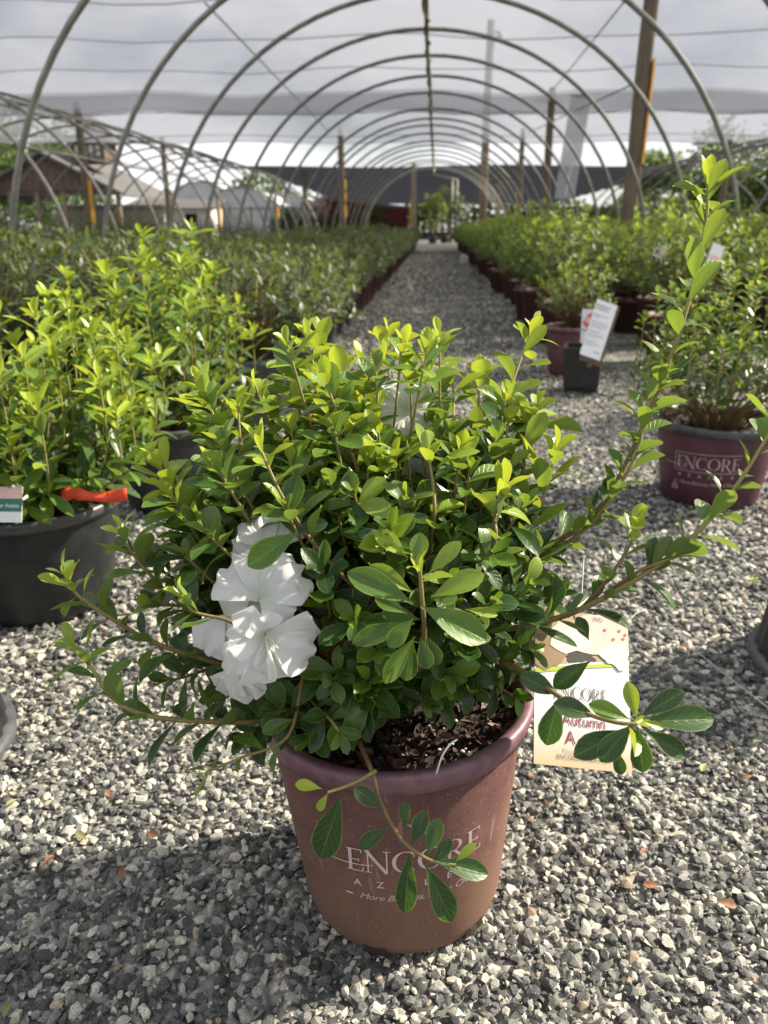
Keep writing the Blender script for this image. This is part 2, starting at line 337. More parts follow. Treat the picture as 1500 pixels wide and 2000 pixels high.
# ------------------------------------------------------------------ hoop houses, posts, shade cloths
def hoop_house(name, xc, half, top, y0, step, n, label, purl=True, side_pipes=()):
    root = empty(name, (xc, y0, 0)); tag(root, label, 'hoop house')
    a = np.linspace(0, math.pi, 41); pts = np.stack([half*np.cos(a)*(1+.0*a), 0*a, top*np.sin(a)**.93], 1)
    V, F = tube_np(pts, .0265, 8); me = mesh_np('hoop', V, F, True); me.materials.append(M['pipe'])
    for i in range(n):
        o = link('hoop', me, None, root, (random.uniform(-.04, .04), i*step+random.uniform(-.05, .05), random.uniform(-.04, .015))); o.rotation_euler = (R(random.uniform(-1.1, 1.1)), R(random.uniform(-.5, .5)), R(random.uniform(-.6, .6)))
    L = (n-1)*step
    if purl:
        m = MB(); m.tube(spline([(random.uniform(-.015, .015), y, top-.05+random.uniform(-.02, .02)) for y in np.linspace(0, L, n)], 3), .028, 8); m.build('ridge_pipe', M['pipe'], root)
    for (ang) in side_pipes:
        m = MB(); m.tube([(half*math.cos(ang), y, top*math.sin(ang)**.93-.04) for y in np.linspace(0, L, 20)], .018, 6); m.build('side_pipe', M['pipe'], root)
    return root
HY, HS = 11.47-1.78*4, 1.78
hh = hoop_house('hoop_house', -.17, 3.14, 3.14, HY, HS, 20, 'bare pipe hoop house frame arching over the gravel aisle')
m = MB(); L = 19*HS                                     # tan cord wound along the ridge pipe
t_ = np.linspace(0, L, 500); m.tube(np.stack([.036*np.cos(t_*5), t_, 3.05+.036*np.sin(t_*5)-.03*np.abs(np.sin(t_*1.77))], 1), .014, 5); m.build('ridge_cord', simple('tan_cord', (.30, .21, .09), (.20, .14, .07), .9, 40), hh)
hoop_house('hoop_house', -8.35, 3.45, 2.95, 5.2, 1.83, 17, 'bare hoop house frame beside the wooden pavilion, with side pipes', side_pipes=(R(35), R(62), R(118)))
hoop_house('hoop_house', 8.85, 3.4, 2.8, 7.6, 1.83, 14, 'bare hoop house frame beside the tall green trees', side_pipes=(R(120), R(62)))

def post(x, y, h, r, label, guard=None, lean=0.0, group=None):
    root = empty('wooden_post', (x, y, 0)); tag(root, label, 'post', group); root.rotation_euler = (0, R(lean), 0)
    m = MB(); m.tube(spline([(0, 0, -.3), (r*.12, 0, h*.35), (-r*.08, 0, h*.7), (0, 0, h)], 4), np.linspace(r, r*.82, 13), 14); m.build('shaft', M['wood'], root)
    if guard:
        z0, z1, sd = guard; m = MB(); a = np.linspace(-.9, .9, 7)+(0 if sd > 0 else math.pi)
        V = []; 
        for z in (z0, z1):
            for q in (r*1.04+.004, r*1.04+.016):
                for t in a: V.append((q*math.cos(t)+.01*sd, q*math.sin(t), z))
        n = len(a); F = []
        for i in range(n-1):
            F += [(n+i, n+i+1, 3*n+i+1, 3*n+i), (i+1, i, 2*n+i, 2*n+i+1), (i, i+1, n+i+1, n+i), (2*n+i+1, 2*n+i, 3*n+i, 3*n+i+1)]
        F += [(0, n, 3*n, 2*n), (n-1, 3*n-1, 4*n-1, 2*n-1)]
        m.add(V, F); m.build('guard_sleeve', M['yellow'], root)
    return root
post(2.95, 13.0, 4.25, .125, 'thick weathered wooden post with a tall yellow strip beside the hanging film', (1.6, 3.0, 1), 0.6)
post(3.05, 23.6, 4.2, .115, 'dark weathered wooden post right behind the hanging film sheet', None)
post(3.1, 31.5, 4.05, .11, 'slim wooden post with yellow guard beside the tall lamp pole', (.7, 1.9, -1))
post(-3.5, 30.5, 4.05, .13, 'pale wooden post with yellow guard left of the aisle end', (.9, 2.3, 1))
post(-10.6, 24.5, 4.1, .13, 'weathered post with yellow guard in front of the pavilion roof', (.8, 2.0, 1), 1.0)
post(-10.9, 33.0, 4.0, .12, 'weathered post between the pavilion and the white film houses', None)
post(-17.2, 24.5, 2.2, .10, 'short post with a leaning yellow guard by the pavilion', (.4, 1.7, 1), -8)
post(10.9, 32.5, 3.9, .12, 'weathered post standing before the tall green trees', None)
for px, Y, t_ in [(597, 46, 'beside the left hoop house end'), (808, 44, 'at the aisle end beside the red trailer'), (1290/1500*0+972, 46, 'behind the tall lamp pole')]:
    p = aty(px, 420, Y); post(p[0], Y, 3.75, .16, 'wooden post carrying the black shade roof '+t_, (.55, 2.0, -1) if px == 808 else None)
for px, Y, h in [(427, 42, 2.4), (540, 40, 2.6)]:
    p = aty(px, 420, Y); post(p[0], Y, h, .09, 'thin post with yellow guard among the far left hoops', (.5, 1.6, 1), 0, 'thin guarded posts among the left hoops')

# tall lamp pole
p = aty(936, 430, 40.0); lp = empty('lamp_pole', (p[0]+.15, 40, 0)); tag(lp, 'tall grey utility pole with a lamp seen through the shade cloth', 'pole')
m = MB(); m.tube([(0, 0, -.3), (0, 0, 5), (.03, 0, 9.3)], [.2, .19, .17], 14); m.build('pole', M['wood'], lp)
m = MB(); m.tube([(0, 0, 8.75), (.25, 0, 8.85), (.42, 0, 8.8)], .04, 8); m.build('lamp_arm', M['pipe'], lp)
m = MB(); m.lathe([(.001, .16), (.08, .16), (.11, .05), (.19, -.06), (.19, -.20), (.15, -.24), (.001, -.24)], 16); m.build('lamp_head', M['pale_wall'], lp, (.45, 0, 8.7))

def cloth(name, x0, x1, ys, z_of, mat, label, thick_seams=True, seam_ys=()):
    root = empty(name, ((x0+x1)/2, (ys[0]+ys[-1])/2, 0)); tag(root, label, 'shade cloth')
    cx, cy = root.location.x, root.location.y; xs = np.linspace(x0, x1, 60)
    Y, X = np.meshgrid(np.asarray(ys), xs, indexing='ij'); Z = z_of(X, Y); nx = len(xs); ny = len(ys)
    V = np.stack([X-cx, Y-cy, Z], -1).reshape(-1, 3); j, i = np.meshgrid(np.arange(ny-1), np.arange(nx-1), indexing='ij')
    F = np.stack([j*nx+i, j*nx+i+1, (j+1)*nx+i+1, (j+1)*nx+i], -1).reshape(-1, 4)
    link('sheet', mesh_np('sheet', V, F, True), mat, root)
    for sy in seam_ys:
        P = np.stack([xs-cx, np.full(nx, sy-cy), z_of(xs, np.full(nx, sy))-.012], 1); m = MB(); m.tube(P, .011, 6); m.build('seam', M['seam'], root)
    return root
SE1 = [9.0, 11.7, 14.4, 17.2, 20.2, 23.0]
def zc1(X, Y):
    s = np.zeros_like(Y); e = np.array([7.6]+SE1+[26.2])
    for a, b in zip(e[:-1], e[1:]):
        k = (Y >= a) & (Y <= b); t = np.where(k, (Y-a)/(b-a), 0); s = np.where(k, -.16*np.sin(math.pi*t), s)
    return 4.22+s-.10*np.sin(X*.44+.6)**2-.0035*(X-2)*1.2+.03*np.sin(X*1.7+Y*.9)-.016*np.maximum(Y-15, 0)*np.sin(np.clip((Y-15)/11, 0, 1)*math.pi*.6)
cloth('shade_cloth', -24, 24, np.linspace(7.6, 26.2, 120), zc1, M['cloth'], 'wide pale grey shade cloth stretched over the hoops, in seamed strips', seam_ys=SE1+[26.15])  # near end cut short, out of view, so direct sun reaches the main plant
def zf(X, Y): return zc1(X, Y)-.05-.06*np.sin((Y-22.9)/3.3*math.pi)
cloth('shade_cloth', -24, 24, np.linspace(22.9, 26.0, 14), zf, M['cloth'], 'doubled darker shade cloth fold hanging along the strip edge above the posts', seam_ys=[])
def zc2(X, Y): return 4.06-.22*np.sin((Y-26.7)/8.3*math.pi)-.08*np.sin(X*.4)**2-.004*X-.10*((Y-26.7)/8.3)
cloth('shade_cloth', -24, 24, np.linspace(26.7, 35.0, 40), zc2, M['cloth'], 'pale shade cloth strip ending over the far posts, lower than the rest', seam_ys=[26.72, 30.6, 34.98])
# dark shade roof at the end
def zdk(X, Y): return 3.62+.0*X-.10*np.abs(np.sin((Y-44)/4.5*math.pi))-.012*(Y-44)+.05*np.sin(X*.5)
o = cloth('shade_roof', -10.2, 13, np.linspace(44, 92, 97), zdk, M['black_cloth'], 'black shade cloth roof stretched beyond the aisle end', seam_ys=[44.02, 48.5, 53, 57.5, 62, 71])
o['category'] = 'shade roof'
m = MB(); V = []; xs = np.linspace(-30, 30, 61)
for x in xs: V += [(x, 47.9+.03*math.sin(x), 2.55+.05*math.sin(x*.8)), (x, 0+47.9, 0.0)]
m = MB(); m.tube(np.stack([np.linspace(-26, 32, 20), np.full(20, 52.0), np.full(20, 1.72)], 1), .05, 8)
tag(m.build('support_rail', M['cable']), 'dark horizontal rail running under the black shade roof', 'rail')

def wire(name, pts, r, mat, label, cat, group=None):
    m = MB(); m.tube(pts, r, 5); return tag(m.build(name, mat), label, cat, group)
for (a, b, t_) in [((400, 5, 11.5), (640, 255, 24), 'left of the ridge'), ((1222, 0, 12), (1085, 170, 22), 'beside the thick post'), ((1235, 165, 13), (1030, 260, 26), 'behind the thick post')]:
    wire('guy_cable', [aty(*a), aty(*b)], .012, M['cable'], 'thin steel cable sloping up to the shade cloth '+t_, 'cable')
# clear film sheet hanging from the hoops
fr = empty('hanging_film', tuple(aty(1118, 290, 17.5))); tag(fr, 'long narrow clear plastic film sheet hanging from the hoops beside the posts', 'plastic sheet')
V = []; nx, nz_ = 9, 20
for j in range(nz_):
    for i in range(nx):
        s = i/(nx-1)-.5; t = j/(nz_-1); V.append((s*.40+(.5-t)*.17, .05*math.cos(s*5+t*2.), .95-1.9*t))
F = [(j*nx+i, j*nx+i+1, (j+1)*nx+i+1, (j+1)*nx+i) for j in range(nz_-1) for i in range(nx-1)]
m = MB(); m.add(V, F, True); m.build('sheet', M['film'], fr)
m = MB(); m.tube([(-.13, 0, .96), (.3, 0, .96)], .015, 6); m.build('top_bar', M['pipe'], fr)
# narrow white strip laid over the lower half of the sheet
m = MB(); m.add([(-.02+.06, -.07, .1), (.02+.06, -.07, .1), (.02-.08, -.07, -.9), (-.02-.08, -.07, -.9)], [(0, 1, 2, 3)]); m.build('white_strip', M['white_print'], fr)
# portal frame at the end of the aisle
po = empty('pipe_gate_frame', tuple(gz(880, 470)*[1, 1, 0]+np.array([0, 0, 0]))); g0 = po.location
po.location = (aty(880, 400, 36)[0], 36, 0); tag(po, 'bent pipe frame with twin uprights standing at the aisle end', 'pipe frame')
m = MB(); m.tube([(.25, 0, 0), (.25, 0, 2.55), (-.75, 0, 2.75)], .045, 8); m.build('upright', M['pipe'], po)
m = MB(); m.tube([(.05, 0, 0), (.05, 0, 2.6)], .045, 8); m.build('upright', M['pipe'], po)
m = MB(); m.tube([(-.75, 0, 2.7), (-.75, 0, 3.0)], .03, 8); m.build('hanger', M['pipe'], po)
# ------------------------------------------------------------------ leaves and shoots
def leaf_template(st, hw, nw, fold, curl, wave=0.0, twist=0.0):
    V = []; UV = []
    for t, w in zip(st, hw):
        for k in range(nw):
            s = -1+2*k/(nw-1); x = s*w; z = fold*abs(x)*1.0-curl*t*t+wave*math.sin(t*9+s*2)*abs(s)*w*.6
            c, sn = math.cos(twist*t), math.sin(twist*t)
            V.append((x*c-z*sn*.3, t-.5*curl*curl*t*t*t, z+x*sn)); UV.append((s*.5+.5, t))
    F = [(j*nw+i, j*nw+i+1, (j+1)*nw+i+1, (j+1)*nw+i) for j in range(len(st)-1) for i in range(nw-1)]
    return np.array(V), np.array(F), np.array(UV)
ST = [0, .07, .18, .34, .5, .66, .8, .91, .975, 1.0]; HW = [.020, .024, .072, .145, .200, .222, .196, .125, .050, .003]
HWL = [.02, .03, .08, .13, .165, .165, .135, .085, .035, .004]
TPL = [leaf_template(ST, HW, 5, f, c, w, tw) for f, c, w, tw in [(.38, .10, .03, 0), (.22, .26, .06, .25), (.55, .05, .03, -.2), (.28, -.10, .05, .15), (.30, .36, .04, -.25), (.75, .12, .08, .45), (.12, .46, .10, -.5), (.45, -.22, .09, .3)]]
TPN = [leaf_template(ST, HWL, 5, f, c, w, tw) for f, c, w, tw in [(.38, .12, .03, 0), (.25, .25, .06, .25), (.5, .02, .03, -.2)]]
LST = [0, .3, .65, 1.0]
TLO = [leaf_template(LST, [.03, .15, .21, .01], 3, f, c) for f, c in [(.35, .1), (.2, .28), (.5, -.05)]]
def leaf_frame(d, n):
    y = nrm(d); z = np.asarray(n, float); z = z-y*z.dot(y)
    if np.linalg.norm(z) < 1e-3: z = np.cross(y, [1, .3, .2])
    z = nrm(z); return np.stack([np.cross(y, z), y, z], 1)
class Plant:
    def __init__(s, origin): s.o = np.array(origin, float); s.L = []; s.S = []; s.rs = random.Random(len(bpy.data.objects))
    def leaf(s, p, d, n, L, W=1.0, age=.3, tpl=None):
        s.L.append((np.array(p, float), nrm(d), np.array(n, float), L, W, min(1.15, max(-.05, age)), s.rs.randrange(60) if tpl is None else tpl))
    def shoot(s, pts, r0=.0022, r1=.0011, sp=.010, L=.034, t0=.35, age0=.15, age1=.8, tip=7, W=1.0, up=.6, ang=58, stem_age=(.1, .8), dens_tip=True, tipscale=.8, keep=1.0):
        rs = s.rs; P = spline(pts, 7); s.S.append((P, np.linspace(r0, r1, len(P)), np.linspace(stem_age[0], stem_age[1], len(P))))
        seg = np.linalg.norm(np.diff(P, axis=0), axis=1); cum = np.concatenate([[0], np.cumsum(seg)]); Lt = cum[-1]
        ph = rs.uniform(0, 6.3); dpos = t0*Lt; tipz = Lt-tip*.0030
        def at(d):
            i = min(len(P)-2, max(0, np.searchsorted(cum, d)-1)); f = (d-cum[i])/max(seg[i], 1e-9); return P[i]+(P[i+1]-P[i])*f, nrm(P[i+1]-P[i])
        def put(d, a_deg, L_, age):
            nonlocal ph
            p, T = at(d); e = nrm(np.cross(T, [0.31, .22, .93])); g = np.cross(T, e); ph += 2.39996+rs.uniform(-.3, .3)
            rad = e*math.cos(ph)+g*math.sin(ph); a = R(a_deg+rs.uniform(-11, 11)); dd = nrm(T*math.cos(a)+rad*math.sin(a)+np.array([0, 0, rs.uniform(-.05, .22)]))
            n = T*(1-up)+np.array([0, 0, 1.0])*up+rad*-.25+np.array([rs.uniform(-.25, .25), rs.uniform(-.25, .25), 0]); s.leaf(p, dd, n, L_*rs.uniform(.72, 1.2), W*rs.uniform(.76, 1.16), age+rs.uniform(-.16, .16))
        while dpos < tipz:
            f = dpos/Lt
            if rs.random() < keep: put(dpos, ang+12*(1-f), L*(1-.12*f), age0+(age1-age0)*f**2*.7)
            dpos += sp*rs.uniform(.7, 1.3)
        for k in range(tip):
            f = k/max(1, tip-1); put(tipz+(Lt-tipz)*f, 78-58*f, L*(1.0-(1-tipscale*.62)*f), age0+(age1-age0)*(.62+.4*f))
    def emit(s, root, mat, n_parts, templates=TPL, name='leaf', rest='leaves', score=None):
        o = s.o; L = s.L
        order = sorted(range(len(L)), key=(lambda i: score(L[i])) if score else (lambda i: np.linalg.norm(L[i][0]-CAM)))
        part, restl = order[:n_parts], order[n_parts:]; cache = {}
        for i in part:
            p, d, n, l, w, age, tp = L[i]; k = tp % len(templates); ab = int(round(age*7))
            if (k, ab) not in cache:
                v, f, uv = templates[k]; me = mesh_np('leaf', v, f, True, uv, np.full(len(v), ab/7)); me.materials.append(mat); cache[(k, ab)] = me
            ob = bpy.data.objects.new(name, cache[(k, ab)]); C.objects.link(ob); ob.parent = root
            A = leaf_frame(d, n)*np.array([l*w, l, l]); mw = np.eye(4); mw[:3, :3] = A; mw[:3, 3] = p-o; ob.matrix_local = Matrix(mw.tolist())
        if restl: 
            me = s.joined(restl, templates, mat); ob = link(rest, me, None, root); ob['kind'] = 'stuff'
    def joined(s, idx, templates, mat):
        VV, FF, UU, AA = [], [], [], []; b = 0
        for i in idx:
            p, d, n, l, w, age, tp = s.L[i]; v, f, uv = templates[tp % len(templates)]; A = leaf_frame(d, n)*np.array([l*w, l, l])
            VV.append(v @ A.T+p-s.o); FF.append(f+b); UU.append(uv); AA.append(np.full(len(v), age)); b += len(v)
        me = mesh_np('leaves', np.vstack(VV), np.vstack(FF), True, np.vstack(UU), np.concatenate(AA)); me.materials.append(mat); return me
    def stems(s, root, name='branch', sides=6, join=False):
        VV, FF, AA = [], [], []; b = 0
        for P, r, a in s.S:
            V, F = tube_np(P-s.o, r, sides); A = np.repeat(a, sides)
            if join: VV.append(V); FF.append(F+b); AA.append(A); b += len(V)
            else: link(name, mesh_np(name, V, F, True, None, A), M['stem'], root)
        if join and VV: return link(name, mesh_np(name, np.vstack(VV), np.vstack(FF), True, None, np.concatenate(AA)), M['stem'], root)
# ------------------------------------------------------------------ pots
def pot_parts(root, H, rb, rt, mat, rimmat, n=56, soil=True, lip=.012, rimh=.02, notches=0, chips_n=0, rs=None):
    m = MB(); m.lathe([(.001, .006), (rb*.8, .006), (rb*.93, .0), (rb, .006), (rb+(rt-rb)*.08+.001, H*.07), (rb+(rt-rb)*.9, H-rimh), (rt-.004, H-rimh+.002)], n)
    m.lathe([(rt-.004, H-.004), (rt-.010, H-rimh), (rb+(rt-rb)*.6, H*.6), (rb*.9, .02)], n)
    body = m.build('pot', mat, root)
    m = MB(); m.lathe([(rt-.006, H-rimh), (rt+lip*.55, H-rimh-.001), (rt+lip*.8, H-rimh*.6), (rt+lip, H-.007), (rt+lip*.85, H-.001), (rt+lip*.3, H), (rt-.004, H-.002), (rt-.005, H-rimh*.8)], n)
    rim = m.build('rim', rimmat, body)
    for k in range(notches):                                # moulded drain openings at the foot
        a = 2*math.pi*(k+.28)/notches; m = MB(); w = .030; q = rb+.0025
        V = [(q*math.cos(a+s*w/q), q*math.sin(a+s*w/q), z) for s, z in [(-.5, .002), (-.42, .016), (-.2, .022), (.2, .022), (.42, .016), (.5, .002)]]
        m.add(V, [tuple(range(6))]); m.build('drain_hole', M['soil'], body)
    if soil:
        zs = H-.028; m = MB(); V = [(0, 0, zs+.006)]; rr = rb+(rt-rb)*(zs/H)-.002; K = 40; J = 8
        for j in range(1, J+1):
            for i in range(K):
                a = 2*math.pi*i/K; r_ = rr*j/J; V.append((r_*math.cos(a), r_*math.sin(a), zs+.006*math.sin(i*1.7+j*2.3)*(j < J)+random.uniform(-.004, .004)))
        F = [(0, 1+i, 1+(i+1) % K) for i in range(K)]+[(1+j*K+i, 1+(j+1)*K+i, 1+(j+1)*K+(i+1) % K, 1+j*K+(i+1) % K) for j in range(J-1) for i in range(K)]
        m.add(V, F, True); so = m.build('soil', M['soil'], root)
        if chips_n:
            m = MB(); pm = MB()
            for c in range(chips_n):
                a = random.uniform(0, 6.283); q = rr*.97*math.sqrt(random.random()); x, y = q*math.cos(a), q*math.sin(a); l = random.uniform(.005, .017)*(1.35 if random.random() < .12 else 1); w = l*random.uniform(.3, .6)
                E3 = Euler((random.uniform(-.9, .9), random.uniform(-.9, .9), random.uniform(0, 6.3))).to_matrix(); z = zs+random.uniform(.002, .012)
                b = random.uniform(.1, .35); V = [(-1, 0, 0), (-.4, -1, b), (.5, -.9, b), (1.05, .1, 0), (.4, 1, b), (-.5, .85, b*.8), (0, 0, -.15)]
                V = [tuple(np.array(E3 @ Vector((p[0]*l/2, p[1]*w/2, p[2]*l/2)))+np.array([x, y, z])) for p in V]; V += [(p[0], p[1], p[2]-.0012) for p in V]
                F = [(6, i, (i+1) % 6) for i in range(6)]+[(13, 7+(i+1) % 6, 7+i) for i in range(6)]+[(i, 7+i, 7+(i+1) % 6, (i+1) % 6) for i in range(6)]
                m.add(V, F)
            ch = m.build('bark_mulch', M['chips'], root); ch['kind'] = 'stuff'
            sh = stone_shapes(3)
            for c in range(chips_n//10):
                a = random.uniform(0, 6.283); q = rr*.95*math.sqrt(random.random()); v, f = sh[c % 3]; pm.add(v*random.uniform(.002, .0045)+np.array([q*math.cos(a), q*math.sin(a), zs+random.uniform(.004, .013)]), f.tolist())
            pe = pm.build('perlite', M['perlite'], root); pe['kind'] = 'stuff'
    return body
# lettering ------------------------------------------------------------
def band(cx, cy, rx, ry, a0, a1, wf, n=18):
    V = []; 
    for k in range(n+1):
        a = a0+(a1-a0)*k/n; w = wf(a)/2; V += [(cx+(rx+w)*math.cos(a), cy+(ry+w*.6)*math.sin(a)), (cx+(rx-w)*math.cos(a), cy+(ry-w*.6)*math.sin(a))]
    return V, [(2*k, 2*k+2, 2*k+3, 2*k+1) for k in range(n)]
def quad(*p): return list(p), [(0, 1, 2, 3)]
def bar(x0, y0, x1, y1, w):
    L = math.hypot(x1-x0, y1-y0); a, b = -(y1-y0)/L*w/2, (x1-x0)/L*w/2; n = max(1, int(L/.2)); V = []
    for k in range(n+1): t = k/n; x, y = x0+(x1-x0)*t, y0+(y1-y0)*t; V += [(x+a, y+b), (x-a, y-b)]
    return V, [(2*k, 2*k+1, 2*k+3, 2*k+2) for k in range(n)]
thk = lambda a: .05+.085*abs(math.cos(a))
GL = {'E': (.56, [bar(.12, 0, .12, 1, .12), bar(0, .98, .52, .98, .045), bar(0, .02, .56, .02, .045), bar(.15, .52, .42, .52, .04), bar(.51, .98, .51, .84, .035), bar(.54, .02, .56, .18, .035), bar(.42, .60, .42, .44, .03)]),
      'N': (.86, [bar(.12, 0, .12, 1, .05), bar(.08, 1, .74, .0, .12), bar(.74, 0, .74, 1, .05), bar(0, .98, .2, .98, .04), bar(.02, .02, .24, .02, .04), bar(.62, .98, .86, .98, .04)]),
      'C': (.76, [band(.44, .5, .38, .46, R(48), R(312), thk), bar(.70, .82, .70, .70, .04)]),
      'O': (.92, [band(.46, .5, .38, .46, 0, 2*math.pi, thk, 28)]),
      'R': (.74, [bar(.12, 0, .12, 1, .12), bar(0, .98, .3, .98, .045), bar(0, .02, .26, .02, .045), band(.28, .73, .24, .23, R(-90), R(90), lambda a: .04+.08*abs(math.cos(a))), bar(.30, .50, .74, -.12, .10), bar(.12, .5, .30, .5, .04)])}
def word(txt, h, track=.05):
    V = []; F = []; x = 0.0
    for ch in txt:
        w, parts = GL[ch]
        for v, f in parts:
            b = len(V); V += [((x+p[0])*h, p[1]*h) for p in v]; F += [tuple(b+i for i in q) for q in f]
        x += w+track
    return np.array(V), F, x*h
def typed(txt, h, shear=0.0, track=1.0, offset=0.0):
    cu = bpy.data.curves.new('t', 'FONT'); cu.body = txt; cu.size = h; cu.shear = shear; cu.space_character = track; cu.offset = offset; cu.resolution_u = 3
    o = bpy.data.objects.new('t', cu); C.objects.link(o); dg = bpy.context.evaluated_depsgraph_get(); me = bpy.data.meshes.new_from_object(o.evaluated_get(dg))
    V = np.array([v.co[:2] for v in me.vertices]); F = [tuple(p.vertices) for p in me.polygons]; bpy.data.objects.remove(o); bpy.data.meshes.remove(me); return V, F, (V[:, 0].max() if len(V) else 0)
def wrap_text(VF, s0, z0, a0, rad, name, mat, parent, slope=0.0):
    V, F, w = VF; out = []
    for x, y in V:
        z = z0+y+slope*(s0+x); r = rad(z)+.0009; a = a0+(s0+x)/r; out.append((r*math.sin(a), -r*math.cos(a), z))
    m = MB(); m.add(out, F); return m.build(name, mat, parent)
def pot_print(body, H, rb, rt, a0, k=1.0, brandonly=False, mat=None, frame=False):
    rad = lambda z: rb+(rt-rb)*(.08+.82*(z-.07*H)/(H*.93-.02))+.0006
    mat = mat or M['cream_ink']; E_ = word('ENCORE', .031*k); w = E_[2]
    zb = H*.50; wrap_text(E_, -w/2, zb, a0, rad, 'brand_lettering', mat, body, .05)
    sw = band(0, 0, .035*k, .004*k, R(180), R(330), lambda a: .0025*k, 10); wrap_text((np.array(sw[0]), sw[1], 0), -w/2-.002, zb+.013, a0, rad, 'swash', mat, body, .05)
    if frame:
        fr = [bar(-.01, -.2, 4.9, -.2, .05), bar(-.01, 1.25, 4.9, 1.25, .05), bar(-.1, -.2, -.1, 1.25, .05)]
        for v, f in fr: wrap_text((np.array(v)*.031*k, f, 0), -w/2-.004, zb, a0, rad, 'frame_line', mat, body, .05)
    x = -w/2+.006
    for ch in 'AZALEA':
        wrap_text(typed(ch, .0125*k, 0, 1, .0002), x, zb-.021*k, a0, rad, 'lettering', mat, body, .05); x += w/6.0
    T = typed('More Blooms, More Often.', .0125*k, .32, .95, 0); wrap_text(T, -T[2]/2+.004, zb-.040*k, a0, rad, 'slogan_lettering', mat, body, .05)
    lf = ([(0, 0), (.006, .0018), (.012, 0), (.006, -.0018)], [(0, 1, 2, 3)]); wrap_text((np.array(lf[0]), lf[1], 0), -T[2]/2-.013, zb-.036*k, a0, rad, 'leaf_mark', mat, body, .05)
# ------------------------------------------------------------------ the main plant
PX, PY = -.022, .716
root = empty('potted_azalea', (PX, PY, .0)); tag(root, 'leafy azalea with large white blooms in a dusty maroon printed pot', 'potted plant')
root.rotation_euler = (R(-1.0), R(-2.6), R(0))
body = pot_parts(root, .265, .111, .142, M['maroon'], M['maroon_rim'], 72, True, .009, .022, 6, 1000)
pot_print(body, .265, .111, .142, R(11))
root_o = np.array([PX, PY, 0.0])
pl_root = root                                              # foliage shares the pot's root
class Main(Plant): pass
pl = Main(root_o); rs = random.Random(5); pl.rs = rs
B0 = np.array([PX-.02, PY+.02, .235])
Cc = dep(700, 1025, .80); RAD = np.array([.186, .178, .178])
def dome(n, f0, f1, seed, **kw):
    r2 = random.Random(seed); g = math.pi*(3-math.sqrt(5))
    for i in range(n):
        z = 1-(i+.5)/n*1.42; q = math.sqrt(max(0, 1-z*z)); a = i*g+r2.uniform(-.25, .25)
        d = np.array([q*math.cos(a), q*math.sin(a), z]); tipp = Cc+d*RAD*r2.uniform(f0, f1)
        if tipp[2] < .255: tipp[2] = .255+r2.uniform(0, .03)
        b = B0+np.array([r2.uniform(-.03, .03), r2.uniform(-.03, .03), 0]); mid = b+(tipp-b)*.5+np.array([0, 0, .02])+(d*[1, 1, 0])*.02+np.array([r2.uniform(-.02, .02), r2.uniform(-.02, .02), 0])
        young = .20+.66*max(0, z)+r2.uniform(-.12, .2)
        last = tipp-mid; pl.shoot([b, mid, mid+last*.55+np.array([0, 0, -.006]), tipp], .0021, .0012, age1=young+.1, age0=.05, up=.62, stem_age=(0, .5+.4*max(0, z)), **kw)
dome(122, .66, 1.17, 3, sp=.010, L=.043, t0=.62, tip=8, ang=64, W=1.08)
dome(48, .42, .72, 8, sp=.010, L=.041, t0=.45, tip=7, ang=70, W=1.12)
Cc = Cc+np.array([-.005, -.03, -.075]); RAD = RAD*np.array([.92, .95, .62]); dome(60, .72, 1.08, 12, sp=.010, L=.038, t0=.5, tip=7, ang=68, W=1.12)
def path(l): return [dep(*p) for p in l]
def S(l, **kw): pl.shoot(path(l), **kw)
S([(880, 1180, .80), (1010, 1100, .79), (1130, 1030, .78), (1200, 950, .77), (1290, 750, .77), (1345, 590, .77), (1378, 440, .77), (1383, 345, .77)], r0=.0034, r1=.0014, sp=.0105, L=.045, t0=.22, age0=.42, age1=.95, tip=8, ang=40, up=.35, stem_age=(.12, .85))
S([(980, 1130, .79), (1120, 1052, .765), (1195, 972, .755), (1245, 880, .755), (1262, 800, .76), (1300, 730, .765)], r0=.0024, r1=.0011, sp=.011, L=.035, t0=.35, age0=.4, age1=.85, tip=6, ang=42, up=.4, stem_age=(.3, .8))
S([(900, 1240, .76), (1010, 1225, .715), (1110, 1200, .69), (1210, 1150, .675), (1310, 1085, .67), (1400, 1000, .67), (1470, 900, .67), (1530, 800, .67)], r0=.0032, r1=.0014, sp=.0108, L=.041, t0=.22, age0=.25, age1=.85, tip=7, ang=46, up=.45, stem_age=(.4, .8))
S([(1140, 1185, .685), (1195, 1120, .68), (1232, 1060, .68), (1240, 1020, .68)], r0=.0018, r1=.001, sp=.010, L=.038, t0=.2, age0=.35, age1=.9, tip=6, ang=45)
S([(1180, 1160, .68), (1260, 1110, .67), (1330, 1085, .665)], r0=.0018, r1=.001, sp=.012, L=.040, t0=.5, age0=.3, age1=.6, tip=3, ang=45)
S([(930, 1270, .74), (1010, 1305, .68), (1070, 1345, .64), (1140, 1390, .615), (1200, 1410, .605), (1245, 1415, .60)], r0=.0026, r1=.0016, sp=.5, L=.03, t0=.99, age0=.6, age1=.95, tip=3, ang=40, up=.4, stem_age=(.3, .7))
S([(560, 1330, .74), (480, 1310, .72), (390, 1285, .70), (290, 1250, .69), (190, 1190, .68), (150, 1160, .68), (125, 1120, .68)], r0=.0028, r1=.0012, sp=.0088, L=.040, t0=.25, age0=.16, age1=.9, tip=8, ang=52, up=.55, stem_age=(.2, .85))
S([(600, 1390, .72), (510, 1407, .69), (430, 1410, .67), (300, 1400, .65), (225, 1368, .645), (175, 1300, .64), (140, 1262, .64)], r0=.0028, r1=.0012, sp=.0082, L=.040, t0=.2, age0=.15, age1=.92, tip=7, ang=52, up=.55, stem_age=(.3, .95))
